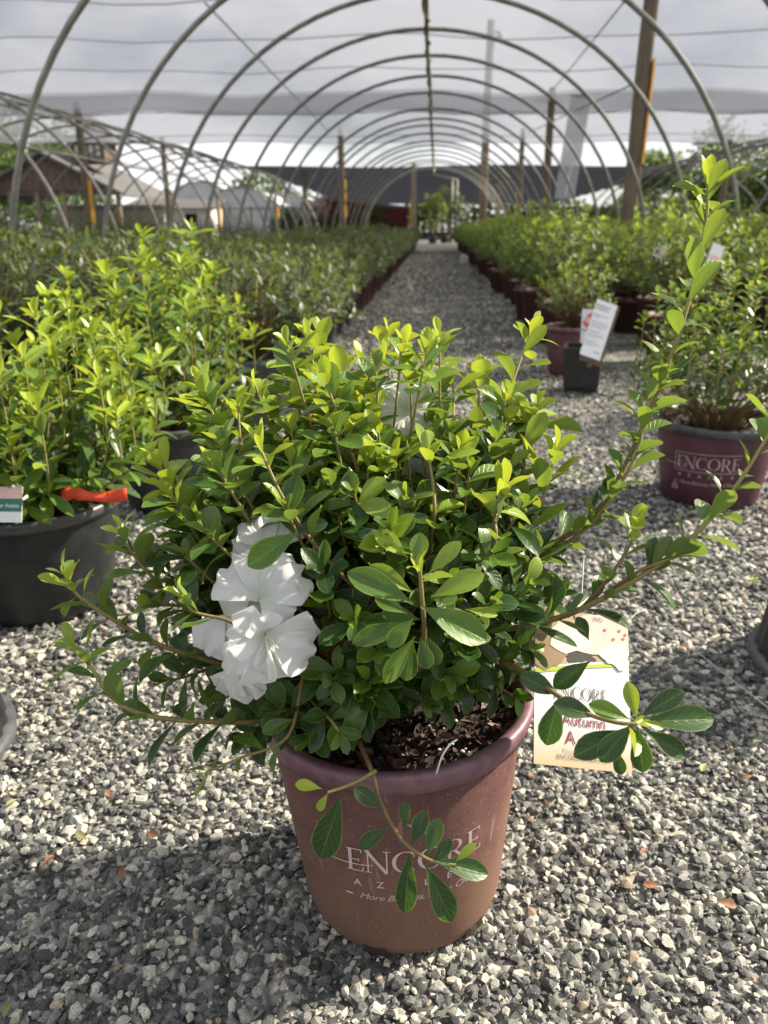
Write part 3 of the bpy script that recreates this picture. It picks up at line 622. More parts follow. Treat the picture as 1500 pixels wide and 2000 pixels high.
S([(520, 1300, .78), (430, 1240, .76), (330, 1160, .74), (262, 1085, .73), (238, 1035, .73)], r0=.0026, r1=.0012, sp=.0092, L=.040, t0=.3, age0=.18, age1=.9, tip=8, ang=50, up=.5, stem_age=(.3, .8))
S([(740, 1180, .68), (690, 1145, .655), (620, 1070, .638), (560, 985, .63), (525, 915, .63), (505, 865, .63)], r0=.0021, r1=.0011, sp=.020, L=.039, t0=.5, age0=.5, age1=1.0, tip=8, ang=50, up=.4, stem_age=(.0, .75))
S([(815, 1320, .68), (828, 1240, .62), (824, 1170, .60), (820, 1110, .59)], r0=.0026, r1=.0015, sp=.5, L=.034, t0=.99, age0=.8, age1=1.0, tip=4, ang=30, up=.4, stem_age=(.1, .7), W=.8)
S([(560, 1290, .73), (610, 1370, .68), (645, 1405, .655), (662, 1430, .645)], r0=.002, r1=.0012, sp=.012, L=.038, t0=.55, age0=.2, age1=.5, tip=8, ang=62, up=.4)
S([(680, 1400, .72), (715, 1480, .66), (728, 1512, .645), (745, 1570, .635), (785, 1640, .628), (840, 1680, .622), (890, 1690, .618)], r0=.0021, r1=.0013, sp=.5, L=.02, t0=.99, tip=0, stem_age=(.1, .6))
S([(735, 1505, .645), (690, 1530, .64), (640, 1548, .635)], r0=.0017, r1=.0012, sp=.5, L=.017, t0=.99, age0=.9, age1=1, tip=5, stem_age=(.6, .9))
S([(300, 1250, .70), (345, 1190, .69), (440, 1210, .60), (470, 1225, .60)][2:][::-1]+[(380, 1195, .60), (355, 1165, .60)], r0=.0016, r1=.001, sp=.012, L=.033, t0=.2, age0=.4, age1=1, tip=5, ang=48)
S([(610, 1230, .72), (590, 1330, .66), (560, 1440, .65), (470, 1480, .66), (400, 1510, .67)], r0=.0018, r1=.001, sp=.02, L=.033, t0=.5, age0=.3, age1=.8, tip=5, ang=45)
for (x, y, d) in [(830, 1375, .69), (760, 1365, .68), (925, 1345, .70), (985, 1300, .70), (1005, 1360, .71), (700, 1335, .66), (560, 1395, .68), (480, 1440, .69), (600, 1440, .665), (880, 1320, .66), (650, 1330, .64), (740, 1270, .625), (905, 1250, .64), (960, 1180, .64), (330, 1330, .70), (380, 1200, .72), (1040, 1270, .70), (420, 1370, .69), (690, 1210, .62), (300, 1180, .76), (880, 1140, .62), (960, 1080, .64), (760, 1060, .62), (690, 960, .64), (1040, 1140, .68), (790, 970, .64), (430, 1050, .70)]:
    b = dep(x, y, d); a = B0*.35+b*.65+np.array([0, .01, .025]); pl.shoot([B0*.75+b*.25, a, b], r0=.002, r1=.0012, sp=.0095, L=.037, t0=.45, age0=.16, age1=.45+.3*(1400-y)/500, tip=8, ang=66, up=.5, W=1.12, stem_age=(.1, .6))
for (x, y, d, x0, y0, d0) in [(622, 655, .88, 650, 900, .82), (757, 655, .90, 740, 880, .86), (668, 720, .80, 690, 900, .76), (885, 730, .86, 880, 960, .80), (1040, 640, .90, 965, 900, .84), (935, 725, .90, 920, 900, .84),
                             (1000, 790, .78, 985, 980, .74), (1050, 790, .78, 1010, 960, .76), (395, 755, .76, 440, 950, .76), (465, 790, .74, 480, 960, .74), (310, 905, .72, 420, 1060, .74), (330, 960, .72, 430, 1080, .74), (840, 700, .88, 850, 880, .84),
                             (640, 810, .72, 700, 930, .70), (1085, 880, .74, 1030, 1040, .74), (705, 700, .86, 720, 860, .82), (835, 880, .66, 845, 1040, .66), (985, 950, .66, 960, 1080, .66), (600, 660, .86, 640, 800, .84)]:
    a, b = dep(x0, y0, d0), dep(x, y, d); S_ = [B0*.35+a*.65+np.array([0, 0, -.04]), a, a*.45+b*.55+np.array([rs.uniform(-.006, .006), 0, 0]), b]
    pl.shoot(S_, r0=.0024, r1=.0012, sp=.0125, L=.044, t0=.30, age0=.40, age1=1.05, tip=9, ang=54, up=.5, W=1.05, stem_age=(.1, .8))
def pxleaf(b, t, d, age, W=1.0, lean=0.0, tpl=0):
    p, q = dep(*b, d), dep(*t, d-lean); n = CAM-p; pl.leaf(p, q-p, nrm(n)+np.array([0, 0, .35]), np.linalg.norm(q-p), W, age, tpl)
for b, t, d, age, W in [((667, 1553), (623, 1683), .632, .30, 1.0), ((749, 1582), (693, 1538), .632, .3, 1.1), ((762, 1616), (699, 1655), .628, .3, .95), ((790, 1618), (790, 1565), .626, .35, 1.0), ((836, 1668), (857, 1599), .622, .35, 1.1),
                        ((800, 1665), (790, 1790), .620, .22, .78), ((831, 1690), (887, 1805), .616, .22, .9), ((849, 1681), (957, 1707), .618, .3, .85), ((890, 1683), (929, 1647), .616, .85, .8), ((628, 1540), (576, 1530), .632, 1.0, 1.0), ((640, 1550), (620, 1585), .632, .9, 1.0),
                        ((1235, 1415), (1170, 1487), .592, .28, 1.1), ((1245, 1420), (1257, 1512), .588, .2, 1.05), ((1255, 1425), (1345, 1478), .60, .35, .9), ((1255, 1410), (1400, 1400), .605, .25, .85), ((1250, 1400), (1337, 1348), .61, .2, .9), ((1243, 1402), (1226, 1332), .598, .75, .95), ((1230, 1405), (1152, 1374), .60, .5, .95),
                        ((1165, 1400), (1083, 1372), .612, .28, 1.1), ((1222, 1425), (1120, 1476), .602, .14, 1.0), ((1200, 1460), (1216, 1516), .61, .3, 1.0), ((1092, 1358), (1018, 1318), .64, .25, 1.1), ((1092, 1362), (1066, 1458), .635, .22, 1.1), ((1152, 1292), (1080, 1342), .665, .22, 1.05), ((1255, 1408), (1298, 1422), .592, .7, .8), ((1150, 1250), (1128, 1205), .68, .2, 1.2),
                        ((823, 1185), (955, 1250), .588, 0.60, .95), ((807, 1179), (679, 1114), .592, 0.64, .85), ((807, 1209), (757, 1264), .585, 0.52, 1.15), ((810, 1217), (685, 1254), .595, 0.44, .7), ((810, 1243), (749, 1336), .588, 0.59, .75), ((807, 1251), (791, 1332), .60, 0.49, 1.1), ((821, 1246), (837, 1309), .592, 0.40, 1.15), ((834, 1243), (858, 1300), .60, 0.44, 1.1), ((842, 1166), (946, 1118), .59, 0.79, .9), ((837, 1121), (900, 1056), .592, 0.84, .8),
                        ((815, 1107), (821, 1040), .60, 0.74, 1.25), ((797, 1089), (733, 1035), .61, 0.79, 1.0), ((794, 1198), (733, 1166), .605, 0.54, 1.0), ((807, 1158), (722, 1102), .60, 0.69, .8), ((842, 1171), (894, 1165), .61, 0.44, 1.3), ((909, 1190), (974, 1200), .62, 0.84, .7), ((820, 1210), (745, 1195), .62, 0.44, 1.1),
                        ((805, 1650), (830, 1585), .628, .2, 1.1), ((845, 1690), (880, 1640), .622, .2, 1.0), ((582, 1040), (480, 1105), .585, .45, 1.05), ((575, 1035), (640, 1020), .63, .3, 1), ((795, 1610), (840, 1630), .63, .3, 1.1)]:
    pxleaf(b, t, d, age, W)
# undo the pot's lean for the foliage: an upright part-holder is avoided by baking the inverse rotation
INV = np.array(root.rotation_euler.to_matrix().inverted())
for i, (p, d, n, l, w, a, tp) in enumerate(pl.L): pl.L[i] = (INV @ (p-root_o)+root_o, INV @ d, INV @ n, l, w, a, tp)
pl.S = [((INV @ (P-root_o).T).T+root_o, r, a) for P, r, a in pl.S]
# keep the flowers clear: leaves that would stand in front of the blooms or the soil opening are left off
def px_of(p):
    q = p-CAM; z = q @ _f; return 750+FPX*(q @ _r)/z, 1000-FPX*(q @ _u)/z, z
FWD = np.array(root.rotation_euler.to_matrix())
keep = []
n_dome = len(pl.L)
for k, e in enumerate(pl.L):
    c = FWD @ (e[0]+e[1]*e[3]*.5-root_o)+root_o; x, y, z = px_of(c)
    if k < n_dome-48:
        if ((x-505)/105)**2+((y-1190)/158)**2 < 1 and z < .70: continue
        if ((x-885)/165)**2+((y-1465)/72)**2 < 1 and z < .84: continue
        if ((x-788)/50)**2+((y-800)/58)**2 < 1 and z < .87: continue
        if ((x-808)/32)**2+((y-920)/30)**2 < 1 and z < .80: continue
        if y > 1475 and 540 < x < 1010: continue
    keep.append(e)
pl.L = keep
def main_score(e):
    return np.linalg.norm(FWD @ (e[0]-root_o)+root_o-CAM)
pl.emit(root, M['leaf'], 300, TPL, score=main_score); pl.stems(root)
# blooms ------------------------------------------------------------------
def petal_mesh(seed, L=1.0, W=1.0, cup=.35, curl=.4, ruf=.10):
    r2 = random.Random(seed); nu, nv = 21, 15; V = []; UV = []; ph = [r2.uniform(0, 6.3) for _ in range(4)]
    for j in range(nv):
        t = j/(nv-1)
        for i in range(nu):
            s = -1+2*i/(nu-1); w = W*(.06+.50*math.sin(min(1, t*1.02)*math.pi*.60)**1.25)*(1-.30*max(0, t-.72)/.28)
            edge = 1-.16*abs(s)**2.6*(t > .5)*((t-.5)/.5)+.055*math.sin(s*7+ph[0])*t*t+.014*math.sin(s*17+ph[1])*t**3-.03*math.cos(s*3.1)*(t > .8)
            x = s*w; y = L*t*edge
            z = cup*abs(s)**1.7*w*(1-.9*t)-curl*L*t*t*.55+.10*L*math.sin(t*3.1)+ruf*L*t**2*(math.sin(s*6.5+ph[1])*.5+math.sin(s*13+ph[2])*.34*abs(s)+.30*math.sin(s*9+t*11+ph[0])*t+.5*math.sin(t*8+s*2+ph[3])*abs(s)**.5*.6)
            V.append((x, y, z)); UV.append((s*.5+.5, t))
    F = [(j*nu+i, j*nu+i+1, (j+1)*nu+i+1, (j+1)*nu+i) for j in range(nv-1) for i in range(nu-1)]
    me = mesh_np('petal', V, F, True, UV); me.materials.append(M['petal']); return me
def to_local(p): return INV @ (np.asarray(p, float)-root_o)
def bloom(c, axis, size, seed, petals, stam=True):
    r2 = random.Random(seed); h = bpy.data.objects.new('bloom', None); C.objects.link(h); h.parent = root; h.empty_display_size = .01; h.location = tuple(to_local(c))
    ax = INV @ nrm(axis); e = nrm(np.cross(ax, INV @ np.array([0, 0, 1.0]))); g = np.cross(e, ax)      # e to the side, g up within the bloom's face
    for k, (ang, opn, sc) in enumerate(petals):
        a = R(ang); rad = e*math.cos(a)+g*math.sin(a); d = nrm(rad*math.cos(R(opn))+ax*math.sin(R(opn))); n = ax*math.cos(R(opn))-rad*math.sin(R(opn))
        o = bpy.data.objects.new('petal', petal_mesh(seed*10+k, 1, 1.2, r2.uniform(.2, .4), r2.uniform(.15, .65), r2.uniform(.13, .24))); C.objects.link(o); o.parent = h
        A = leaf_frame(d, n)*size*sc; mw = np.eye(4); mw[:3, :3] = A; mw[:3, 3] = ax*.0012*k; o.matrix_local = Matrix(mw.tolist())
    if stam:
        for k in range(6):
            a = r2.uniform(0, 6.3); tip_ = ax*size*r2.uniform(.6, .85)+(e*math.cos(a)+g*math.sin(a))*size*.16-g*size*.35; m = MB(); m.tube(spline([np.zeros(3), tip_*.55+g*size*.06, tip_], 5), .00042, 5)
            m.build('stamen', M['stamen'], h)
toc = lambda p: nrm(CAM-p)
c1 = dep(510, 1172, .632); bloom(c1, toc(c1)*.8+np.array([-.15, 0, .35]), .042, 21, [(98, 30, .98), (40, 14, 1.0), (146, 22, 1.0), (200, 14, .8)], False)
c2 = dep(516, 1240, .615); bloom(c2, toc(c2)*.9+np.array([.25, 0, -.12]), .040, 22, [(75, 42, .62), (22, 24, .84), (318, 12, 1.0), (262, 22, .72), (205, 22, 1.02), (232, 10, .95)])
c3 = dep(445, 1205, .655); bloom(c3, toc(c3)*.7+np.array([-.5, 0, .2]), .038, 23, [(165, 15, 1.0), (220, 10, 1.0), (110, 20, .9), (280, 12, .9)], False)
c4 = dep(528, 1075, .672); bloom(c4, toc(c4)*.7+np.array([.0, 0, .3]), .036, 24, [(120, 10, .95), (95, 15, .9), (20, 14, .9), (60, 18, .9)], False)
c6 = dep(462, 1300, .64); bloom(c6, toc(c6)*.7+np.array([-.3, 0, -.4]), .034, 27, [(262, 10, 1.0), (235, 8, .95), (290, 15, .8)], False)
c5 = dep(790, 805, .85); bloom(c5, toc(c5)*.8+np.array([0, 0, .4]), .048, 25, [(90, 15, .85), (20, 20, .7), (150, 20, .7), (235, 12, .95), (300, 12, .95)], False)
c7 = dep(805, 925, .80); bloom(c7, toc(c7), .032, 26, [(90, 10, 1), (150, 10, .9), (30, 10, .9)], False)
for (x, y, d, s) in [(640, 1255, .67, .015), (655, 1240, .67, .013), (640, 1005, .74, .016), (665, 1020, .74, .013), (615, 1270, .675, .012), (690, 1330, .70, .013), (525, 1050, .70, .012)]:
    m = MB(); r2 = random.Random(int(x+y))
    for k in range(5):
        v, f, uv = TPL[k % 5]; A = leaf_frame([r2.gauss(0, 1), r2.gauss(0, 1), r2.gauss(-.5, .7)], [r2.gauss(0, 1), -1, r2.gauss(0, 1)])*np.array([1.5, 1, 1.6])*s*r2.uniform(.9, 1.4); m.add(v @ A.T, f.tolist(), True)
    m.build('withered_bloom', M['dead'], root, tuple(to_local(dep(x, y, d))))
m = MB(); m.tube(spline([to_local(dep(*q)) for q in [(852, 1512, .70), (862, 1480, .685), (878, 1455, .68), (893, 1444, .68)]], 5), .0009, 6); m.build('tie_wire', M['wire'], root)
# hanging card ---------------------------------------------------------------
tg = empty('plant_tag', tuple(dep(1134, 1340, .700))); tag(tg, 'printed plant card with pale flower picture hanging behind the right leaves', 'tag')
cu = [dep(1040, 1215, .725), dep(1228, 1180, .765), dep(1222, 1485, .715), dep(1055, 1518, .675)]
Yv = nrm(cu[0]+cu[1]-cu[2]-cu[3]); X_ = (cu[1]-cu[0])+(cu[2]-cu[3]); X_ = nrm(X_-Yv*X_.dot(Yv)); Zv = np.cross(X_, Yv)
cw = .5*(np.linalg.norm(cu[1]-cu[0])+np.linalg.norm(cu[2]-cu[3])); chh = .5*(np.linalg.norm(cu[0]-cu[3])+np.linalg.norm(cu[1]-cu[2])); ctr = sum(cu)/4
mw = np.eye(4); mw[:3, :3] = np.stack([X_, Yv, Zv], 1); mw[:3, 3] = ctr; tg.matrix_world = Matrix(mw.tolist()); tg.location = tuple(ctr)
def card_mat(name, bottom, top):
    t = NT(name); sp = t.n('ShaderNodeSeparateXYZ'); t.put(sp.inputs[0], t.co('Generated')); return t.done(t.bsdf(t.ramp(sp.outputs[1], [(0, bottom), (.34, top)]), .4))
def card(root, w, h, mat, th=.0006):
    m = MB(); m.box((0, 0, -th), (w/2, h/2, th)); return m.build('card', mat, root)
card(tg, cw, chh, card_mat('tag_card_print', (.46, .33, .19), (.56, .56, .58)))
def flat(pts, mat, name, parent, z): m = MB(); m.add([(x, y, z) for x, y in pts], [tuple(range(len(pts)))]); return m.build(name, mat, parent)
def blob(cx, cy, rx, ry, seed, n=22, am=.12, rot=0.0):
    r2 = random.Random(seed); p1, p2 = r2.uniform(0, 6), r2.uniform(0, 6); out = []
    for i in range(n):
        a = 2*math.pi*i/n; k = 1+am*math.sin(3*a+p1)+am*.6*math.sin(7*a+p2); x, y = rx*k*math.cos(a), ry*k*math.sin(a); out.append((cx+x*math.cos(rot)-y*math.sin(rot), cy+x*math.sin(rot)+y*math.cos(rot)))
    return out
w2, h2 = cw/2, chh/2; clampc = lambda P: [(min(w2, max(-w2, x)), min(h2, max(-h2, y))) for x, y in P]
flat(clampc([(-w2, .10*chh), (0, .17*chh), (w2, .22*chh), (w2, h2), (-w2, h2)]), M['ink_tan'], 'printed_picture', tg, .0003)
flat([(-w2, .055*chh), (-.1*w2, .12*chh), (w2, .185*chh), (w2, .208*chh), (-.1*w2, .145*chh), (-w2, .085*chh)], M['ink_lime'], 'printed_band', tg, .0006)
flat(clampc(blob(-.1*w2, .20*chh, .30*w2, .035*chh, 3, am=.3)), M['ink_black'], 'printed_leaf', tg, .0008)
flat(clampc(blob(-.75*w2, .2*chh, .35*w2, .11*chh, 4)), M['ink_brown'], 'printed_petal', tg, .0010)
flat(clampc(blob(.45*w2, .36*chh, .75*w2, .16*chh, 5)), M['ink_petal'], 'printed_petal', tg, .0012)
flat(clampc(blob(.72*w2, .24*chh, .32*w2, .08*chh, 6, am=.2)), M['ink_petal2'], 'printed_petal', tg, .0014)
flat(clampc(blob(-.3*w2, .31*chh, .42*w2, .1*chh, 7)), M['ink_petal2'], 'printed_petal', tg, .0014)
for k, (x, y) in enumerate([(.48, .405), (.80, .415), (.88, .365), (.66, .35), (.93, .395)]): flat(blob(x*w2, y*chh, .035*w2, .010*chh, k, 8), M['ink_red'], 'printed_speck', tg, .0017)
def typeset(VF, x, y, mat, name, parent, z=.0008): V, F, w = VF; m = MB(); m.add([(x+p[0], y+p[1], z) for p in V], F); return m.build(name, mat, parent)
Ec = word('ENCORE', .0125); typeset(Ec, -Ec[2]/2-.002, -.015*chh-.010, M['ink_dark'], 'brand_lettering', tg, .0009)
T = typed('A  Z  A  L  E  A', .005); typeset(T, -T[2]/2, -.125*chh, M['ink_brown'], 'lettering', tg)
T = typed('Autumn', .0145, 0, 1.0, 0); typeset(T, -T[2]/2, -.245*chh, M['ink_maroon'], 'name_lettering', tg)
T = typed('A', .0165, 0, 1.0, 0); typeset(T, -.020, -.36*chh, M['ink_maroon'], 'name_lettering', tg)
T = typed('Rhododendron', .006); typeset(T, -T[2]/2-.004, -.415*chh, M['ink_grey'], 'lettering', tg)
T = typed('ENCOREAZALEA.COM', .0058); typeset(T, -T[2]/2, -.455*chh, M['ink_dark'], 'lettering', tg)
T = typed('ING', .006); typeset(T, .32*w2-T[2]*.5, .455*chh, M['ink_maroon'], 'lettering', tg, .0019)
m = MB(); m.tube(spline([dep(1134, 1200, .74)-ctr, dep(1137, 1140, .745)-ctr, dep(1140, 1085, .75)-ctr], 4), .0007, 5); o = m.build('card_string', M['wire'], tg); o.matrix_local = Matrix(mw.tolist()).to_3x3().inverted().to_4x4()
# thin pale thread lying over the gravel
wire('thread', spline([dep(1090, 1050, .9), dep(1150, 1130, 1.05)*[1, 1, .5], gz(1260, 1190, .012), gz(1370, 1280, .012), gz(1510, 1390, .012)], 6), .0006, M['wire'], 'thin pale thread running across the gravel beside the card', 'thread')
# ------------------------------------------------------------------ near neighbours
def upright(pl, base, H, rad, n, L, seed, age0, age1, sp, t0=.3, W=1.0, ang=48, tip=7, lean=(0, 0), up=.5, zmin=.55):
    r2 = random.Random(seed); pl.rs = random.Random(seed+1)
    for i in range(n):
        a = i*2.39996+r2.uniform(-.4, .4); q = rad*math.sqrt((i+.5)/n); hh_ = H*r2.uniform(zmin, 1.0)*(1-.28*(q/rad)**2)
        tp = base+np.array([q*math.cos(a)+lean[0]*hh_, q*math.sin(a)+lean[1]*hh_, hh_]); b = base+np.array([.25*q*math.cos(a), .25*q*math.sin(a), 0])
        mid = b*.45+tp*.55+np.array([.28*q*math.cos(a), .28*q*math.sin(a), -.02]); pl.shoot([b, b*.75+mid*.25+np.array([0, 0, .02]), mid, tp], .003, .0014, sp=sp, L=L, t0=t0, age0=age0, age1=age1, tip=tip, W=W, ang=ang, up=up, stem_age=(.2, .85))
def near_plant(x, y, label, potmat, rimmat, H, rb, rt, hplant, rad, n, L, seed, a0, a1, sp, templates, parts, mat, print_=False, n_chips=180, **kw):
    rt_ = empty('potted_azalea', (x, y, 0)); tag(rt_, label, 'potted plant'); b = pot_parts(rt_, H, rb, rt, potmat, rimmat, 56, True, .011, .022, 0, n_chips)
    p = Plant((x, y, 0)); upright(p, np.array([x, y, H-.03]), hplant, rad, n, L, seed, a0, a1, sp, **kw)
    p.emit(rt_, mat, parts, templates); p.stems(rt_, join=False, sides=5); return rt_, b
# big lime-green azalea in a black pot, orange flagging and a green card
nl, nb = near_plant(-.80, 1.405, 'lime green leafy azalea in a black pot with orange flagging tape', M['black_pot'], M['black_rim'], .238, .130, .172, .43, .285, 72, .062, 31, .36, 1.05, .018, TPN, 240, M['leaf'], t0=.10, ang=48, n_chips=420, W=1.12)
# the taller one behind
near_plant(-.72, 2.03, 'tall bright green azalea in a black pot before the dark shrub rows', M['black_pot'], M['black_rim'], .245, .13, .165, .55, .25, 46, .062, 37, .28, .95, .021, TPN, 180, M['leaf'], t0=.18, ang=48, W=1.12)
rn, rb_ = near_plant(.805, 2.17, 'azalea with bare brown stems in a clean maroon printed pot', M['wine'], M['black_rim'], .235, .13, .165, .47, .25, 60, .038, 41, .24, .72, .013, TPL, 200, M['leaf'], t0=.42, ang=58, zmin=.45, W=1.1)
pot_print(rb_, .235, .13, .165, R(-24), 1.15, mat=simple('grey_lettering', (.45, .36, .39), None, .6, 90), frame=True)
rad_r = lambda z: .13+.035*(z/.26)+.002
for k in range(3):                                           # recycling triangle moulded on the pot
    a = R(90+120*k); b = R(90+120*(k+1)); v, f = bar(.012*math.cos(a), .012*math.sin(a), .012*math.cos(b)*.8+.012*math.cos(a)*.2, .012*math.sin(b)*.8+.012*math.sin(a)*.2, .0028)
    wrap_text((np.array(v), f, 0), -.085, .055, R(-24), rad_r, 'recycling_mark', M['cream_ink'], rb_)
# orange flagging tape
p0, p1 = gz(120, 968, .285), gz(250, 966, .285); d = p1-p0; m = MB(); V = []; n = 16
for i in range(n+1):
    t = i/n; c = p0+d*t+np.array([0, 0, .004*math.sin(t*7)]); hgt = .0095*(1+.25*math.sin(t*9))*(.55 if .13 < t < .2 else 1)
    V += [c+np.array([0, .004*math.sin(t*11), hgt]), c+np.array([0, -.006+.003*math.cos(t*8), -hgt])]
m.add(V, [(2*i, 2*i+1, 2*i+3, 2*i+2) for i in range(n)], True); ft = m.build('flagging_tape', M['orange']); tag(ft, 'bright orange flagging tape lying across the black pot rim', 'tape')
sm = ft.modifiers.new('thickness', 'SOLIDIFY'); sm.thickness = .0004
# green name card of the left plant
gt = empty('name_card', tuple(gz(-20, 985, .30)+np.array([0, 0, 0]))); tag(gt, 'green and white name card stuck in the lime azalea pot', 'tag'); gt.rotation_euler = (R(68), 0, R(2))
card(gt, .11, .06, M['white_print']); flat([(-.055, -.012), (.055, -.012), (.055, .010), (-.055, .010)], M['ink_green'], 'printed_band', gt, .0004)
flat([(-.055, .010), (.055, .010), (.055, .03), (-.055, .03)], M['ink_pale'], 'printed_picture', gt, .0004)
T = typed('y Taber Azalea', .010, 0, .9); typeset(T, .05-T[2], -.005, M['ink_white'], 'lettering', gt, .0008)
# upturned pots cut by the picture's edges
for x, y, lab in [(-.782, .90, 'upturned black ribbed pot on the gravel near the lime azalea'), (.745, 1.235, 'upturned black ribbed pot on the gravel near the maroon printed pot')]:
    e = empty('nursery_pot', (x, y, 0)); tag(e, lab, 'pot'); n = 96; V = []; rings = [(.160, 0), (.162, .018), (.150, .021), (.138, .12), (.122, .235), (.115, .242), (.001, .242)]
    for j, (r_, z) in enumerate(rings):
        for i in range(n): q = r_-(.004 if (i % 4 < 2 and 2 <= j <= 4) else 0); V.append((q*math.cos(2*math.pi*i/n), q*math.sin(2*math.pi*i/n), z))
    m = MB(); m.add(V[2*n:], [(j*n+i, j*n+(i+1) % n, (j+1)*n+(i+1) % n, (j+1)*n+i) for j in range(len(rings)-3) for i in range(n)], False); m.build('wall', M['black_pot'], e)
    m = MB(); m.add(V[:3*n], [(j*n+i, j*n+(i+1) % n, (j+1)*n+(i+1) % n, (j+1)*n+i) for j in range(2) for i in range(n)], True); m.build('rim', M['black_rim'], e)
# ------------------------------------------------------------------ rows of nursery stock
def bush(seed, H, rad, z0, n, L, mat, a0, a1, wide=1.0):
    p = Plant((0, 0, 0)); p.rs = random.Random(seed); r2 = random.Random(seed); base = np.array([0, 0, z0])
    for i in range(n):
        z = 1-(i+.5)/n*1.35; q = math.sqrt(max(0, 1-z*z)); a = i*2.39996+r2.uniform(-.3, .3); k = r2.uniform(.62, 1.2)
        tp = base+np.array([q*math.cos(a)*rad*k, q*math.sin(a)*rad*k, (H-z0)*(.46+.50*z*k)]); low = min(1, max(0, (tp[2]-z0)/((H-z0)*.45))); tp[:2] *= .45+.55*low; tp[2] = max(tp[2], z0+.05)
        mid = base*.4+tp*.6+np.array([0, 0, .01]); ag = a1*(.55+.45*max(0, z))
        p.shoot([base, mid, tp], .003, .0015, sp=.020*L/.03, L=L*1.15, t0=.5, age0=a0, age1=ag+r2.uniform(-.15, .15), tip=7, up=.5, ang=55)
    me = p.joined(range(len(p.L)), TLO, mat)
    VV, FF, AA = [], [], []; b = 0
    for P, r, ag in p.S:
        V, F = tube_np(P[::3], r[::3], 3); VV.append(V); FF.append(F+b); AA.append(np.repeat(ag[::3], 3)); b += len(V)
    st = mesh_np('stems', np.vstack(VV), np.vstack(FF), True, None, np.concatenate(AA)); st.materials.append(M['stem']); return me, st
def pot_mesh(H, rb, rt, mat, n=20):
    m = MB(); m.lathe([(rb*.9, 0), (rb, .005), (rb+(rt-rb)*.9, H-.022), (rt+.008, H-.021), (rt+.01, H-.003), (rt, H), (rt-.008, H-.005), (rt-.012, H-.03), (.001, H-.03)], n)
    me = bpy.data.meshes.new('pot'); me.from_pydata(m.v, [], m.f); me.polygons.foreach_set('use_smooth', m.sm); me.materials.append(mat); me.update(); return me
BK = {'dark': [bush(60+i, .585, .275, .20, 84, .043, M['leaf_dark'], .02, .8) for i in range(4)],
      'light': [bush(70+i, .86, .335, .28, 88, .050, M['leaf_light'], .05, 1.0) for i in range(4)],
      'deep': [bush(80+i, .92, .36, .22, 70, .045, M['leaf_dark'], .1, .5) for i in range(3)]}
PM = {'grey': pot_mesh(.23, .10, .13, M['grey_pot']), 'maroon': pot_mesh(.25, .11, .14, M['maroon_clean']), 'maroon_big': pot_mesh(.29, .145, .18, M['maroon_clean'], 28), 'black': pot_mesh(.25, .12, .15, M['black_pot'])}
r3 = random.Random(99)
def stock(x, y, kind, pot, label, group, sc=1.0, stems=False):
    o = empty('potted_azalea' if kind == 'light' else 'potted_shrub', (x, y, 0), r3.uniform(0, 6.28)); tag(o, label, 'potted plant', group); o.scale = (sc, sc, sc*r3.uniform(.84, 1.12))
    link('pot', PM[pot], None, o); lv, st = r3.choice(BK[kind]); link('foliage', lv, None, o)
    if stems: link('stems', st, None, o)
    return o
NTH = ['first', 'second', 'third', 'fourth', 'fifth', 'sixth', 'seventh', 'eighth', 'ninth', 'tenth', 'eleventh', 'twelfth', 'thirteenth', 'fourteenth']
CNT = {}
def ordl(what, where):
    CNT[where] = CNT.get(where, -1)+1; k = CNT[where]
    return '%s, %s %s' % (what, NTH[k], where) if k < len(NTH) else '%s, beyond the fourteenth %s' % (what, where)
y = 2.95
while y < 27:
    for c in range(5 if y < 12 else 4):
        x = -.76-.50*c+r3.uniform(-.07, .07)*(c > 0); yy = y+r3.uniform(-.06, .06)
        if c == 0: yy = y
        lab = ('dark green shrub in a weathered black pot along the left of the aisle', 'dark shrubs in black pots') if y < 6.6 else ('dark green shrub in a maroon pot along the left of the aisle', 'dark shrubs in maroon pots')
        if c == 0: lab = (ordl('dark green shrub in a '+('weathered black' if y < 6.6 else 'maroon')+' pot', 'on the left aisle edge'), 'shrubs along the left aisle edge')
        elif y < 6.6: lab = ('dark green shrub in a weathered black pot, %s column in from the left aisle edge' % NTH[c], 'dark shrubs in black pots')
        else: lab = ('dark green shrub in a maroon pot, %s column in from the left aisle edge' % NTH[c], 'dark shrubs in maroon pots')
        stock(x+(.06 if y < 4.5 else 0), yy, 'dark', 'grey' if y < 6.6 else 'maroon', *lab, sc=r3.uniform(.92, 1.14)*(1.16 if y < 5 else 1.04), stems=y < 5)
    y += .53 if y < 12 else .62
y = 5.25
while y < 27:
    for c in range(5 if y < 12 else 4):
        x = .86+.66*c+r3.uniform(-.06, .06)
        lab = ordl('tall fresh green azalea in a maroon pot', 'on the right aisle edge') if c == 0 else 'tall fresh green azalea in a maroon pot, %s column in from the right aisle edge' % NTH[c]
        stock(x, y+r3.uniform(-.06, .06), 'light', 'maroon_big', lab, 'green azaleas in maroon pots', sc=r3.uniform(.86, 1.04), stems=y < 7)
    y += .66 if y < 12 else .72
for x, y in [(1.72, 3.3), (2.35, 3.4), (1.36, 4.5), (2.0, 4.35), (2.65, 4.2)]: stock(x, y, 'light', 'maroon_big', 'tall fresh green azalea in a maroon pot standing loose behind the printed pot', 'green azaleas behind the printed pot', sc=.97, stems=True)
for r_ in range(11):
    for c in range(4): stock(-5.6-1.1*c+r3.uniform(-.15, .15), 10.5+1.35*r_+r3.uniform(-.2, .2), 'deep', 'black', 'broad deep green shrub in a black pot under the left hoop house', 'deep green shrubs under the left hoops', sc=r3.uniform(.85, 1.1))
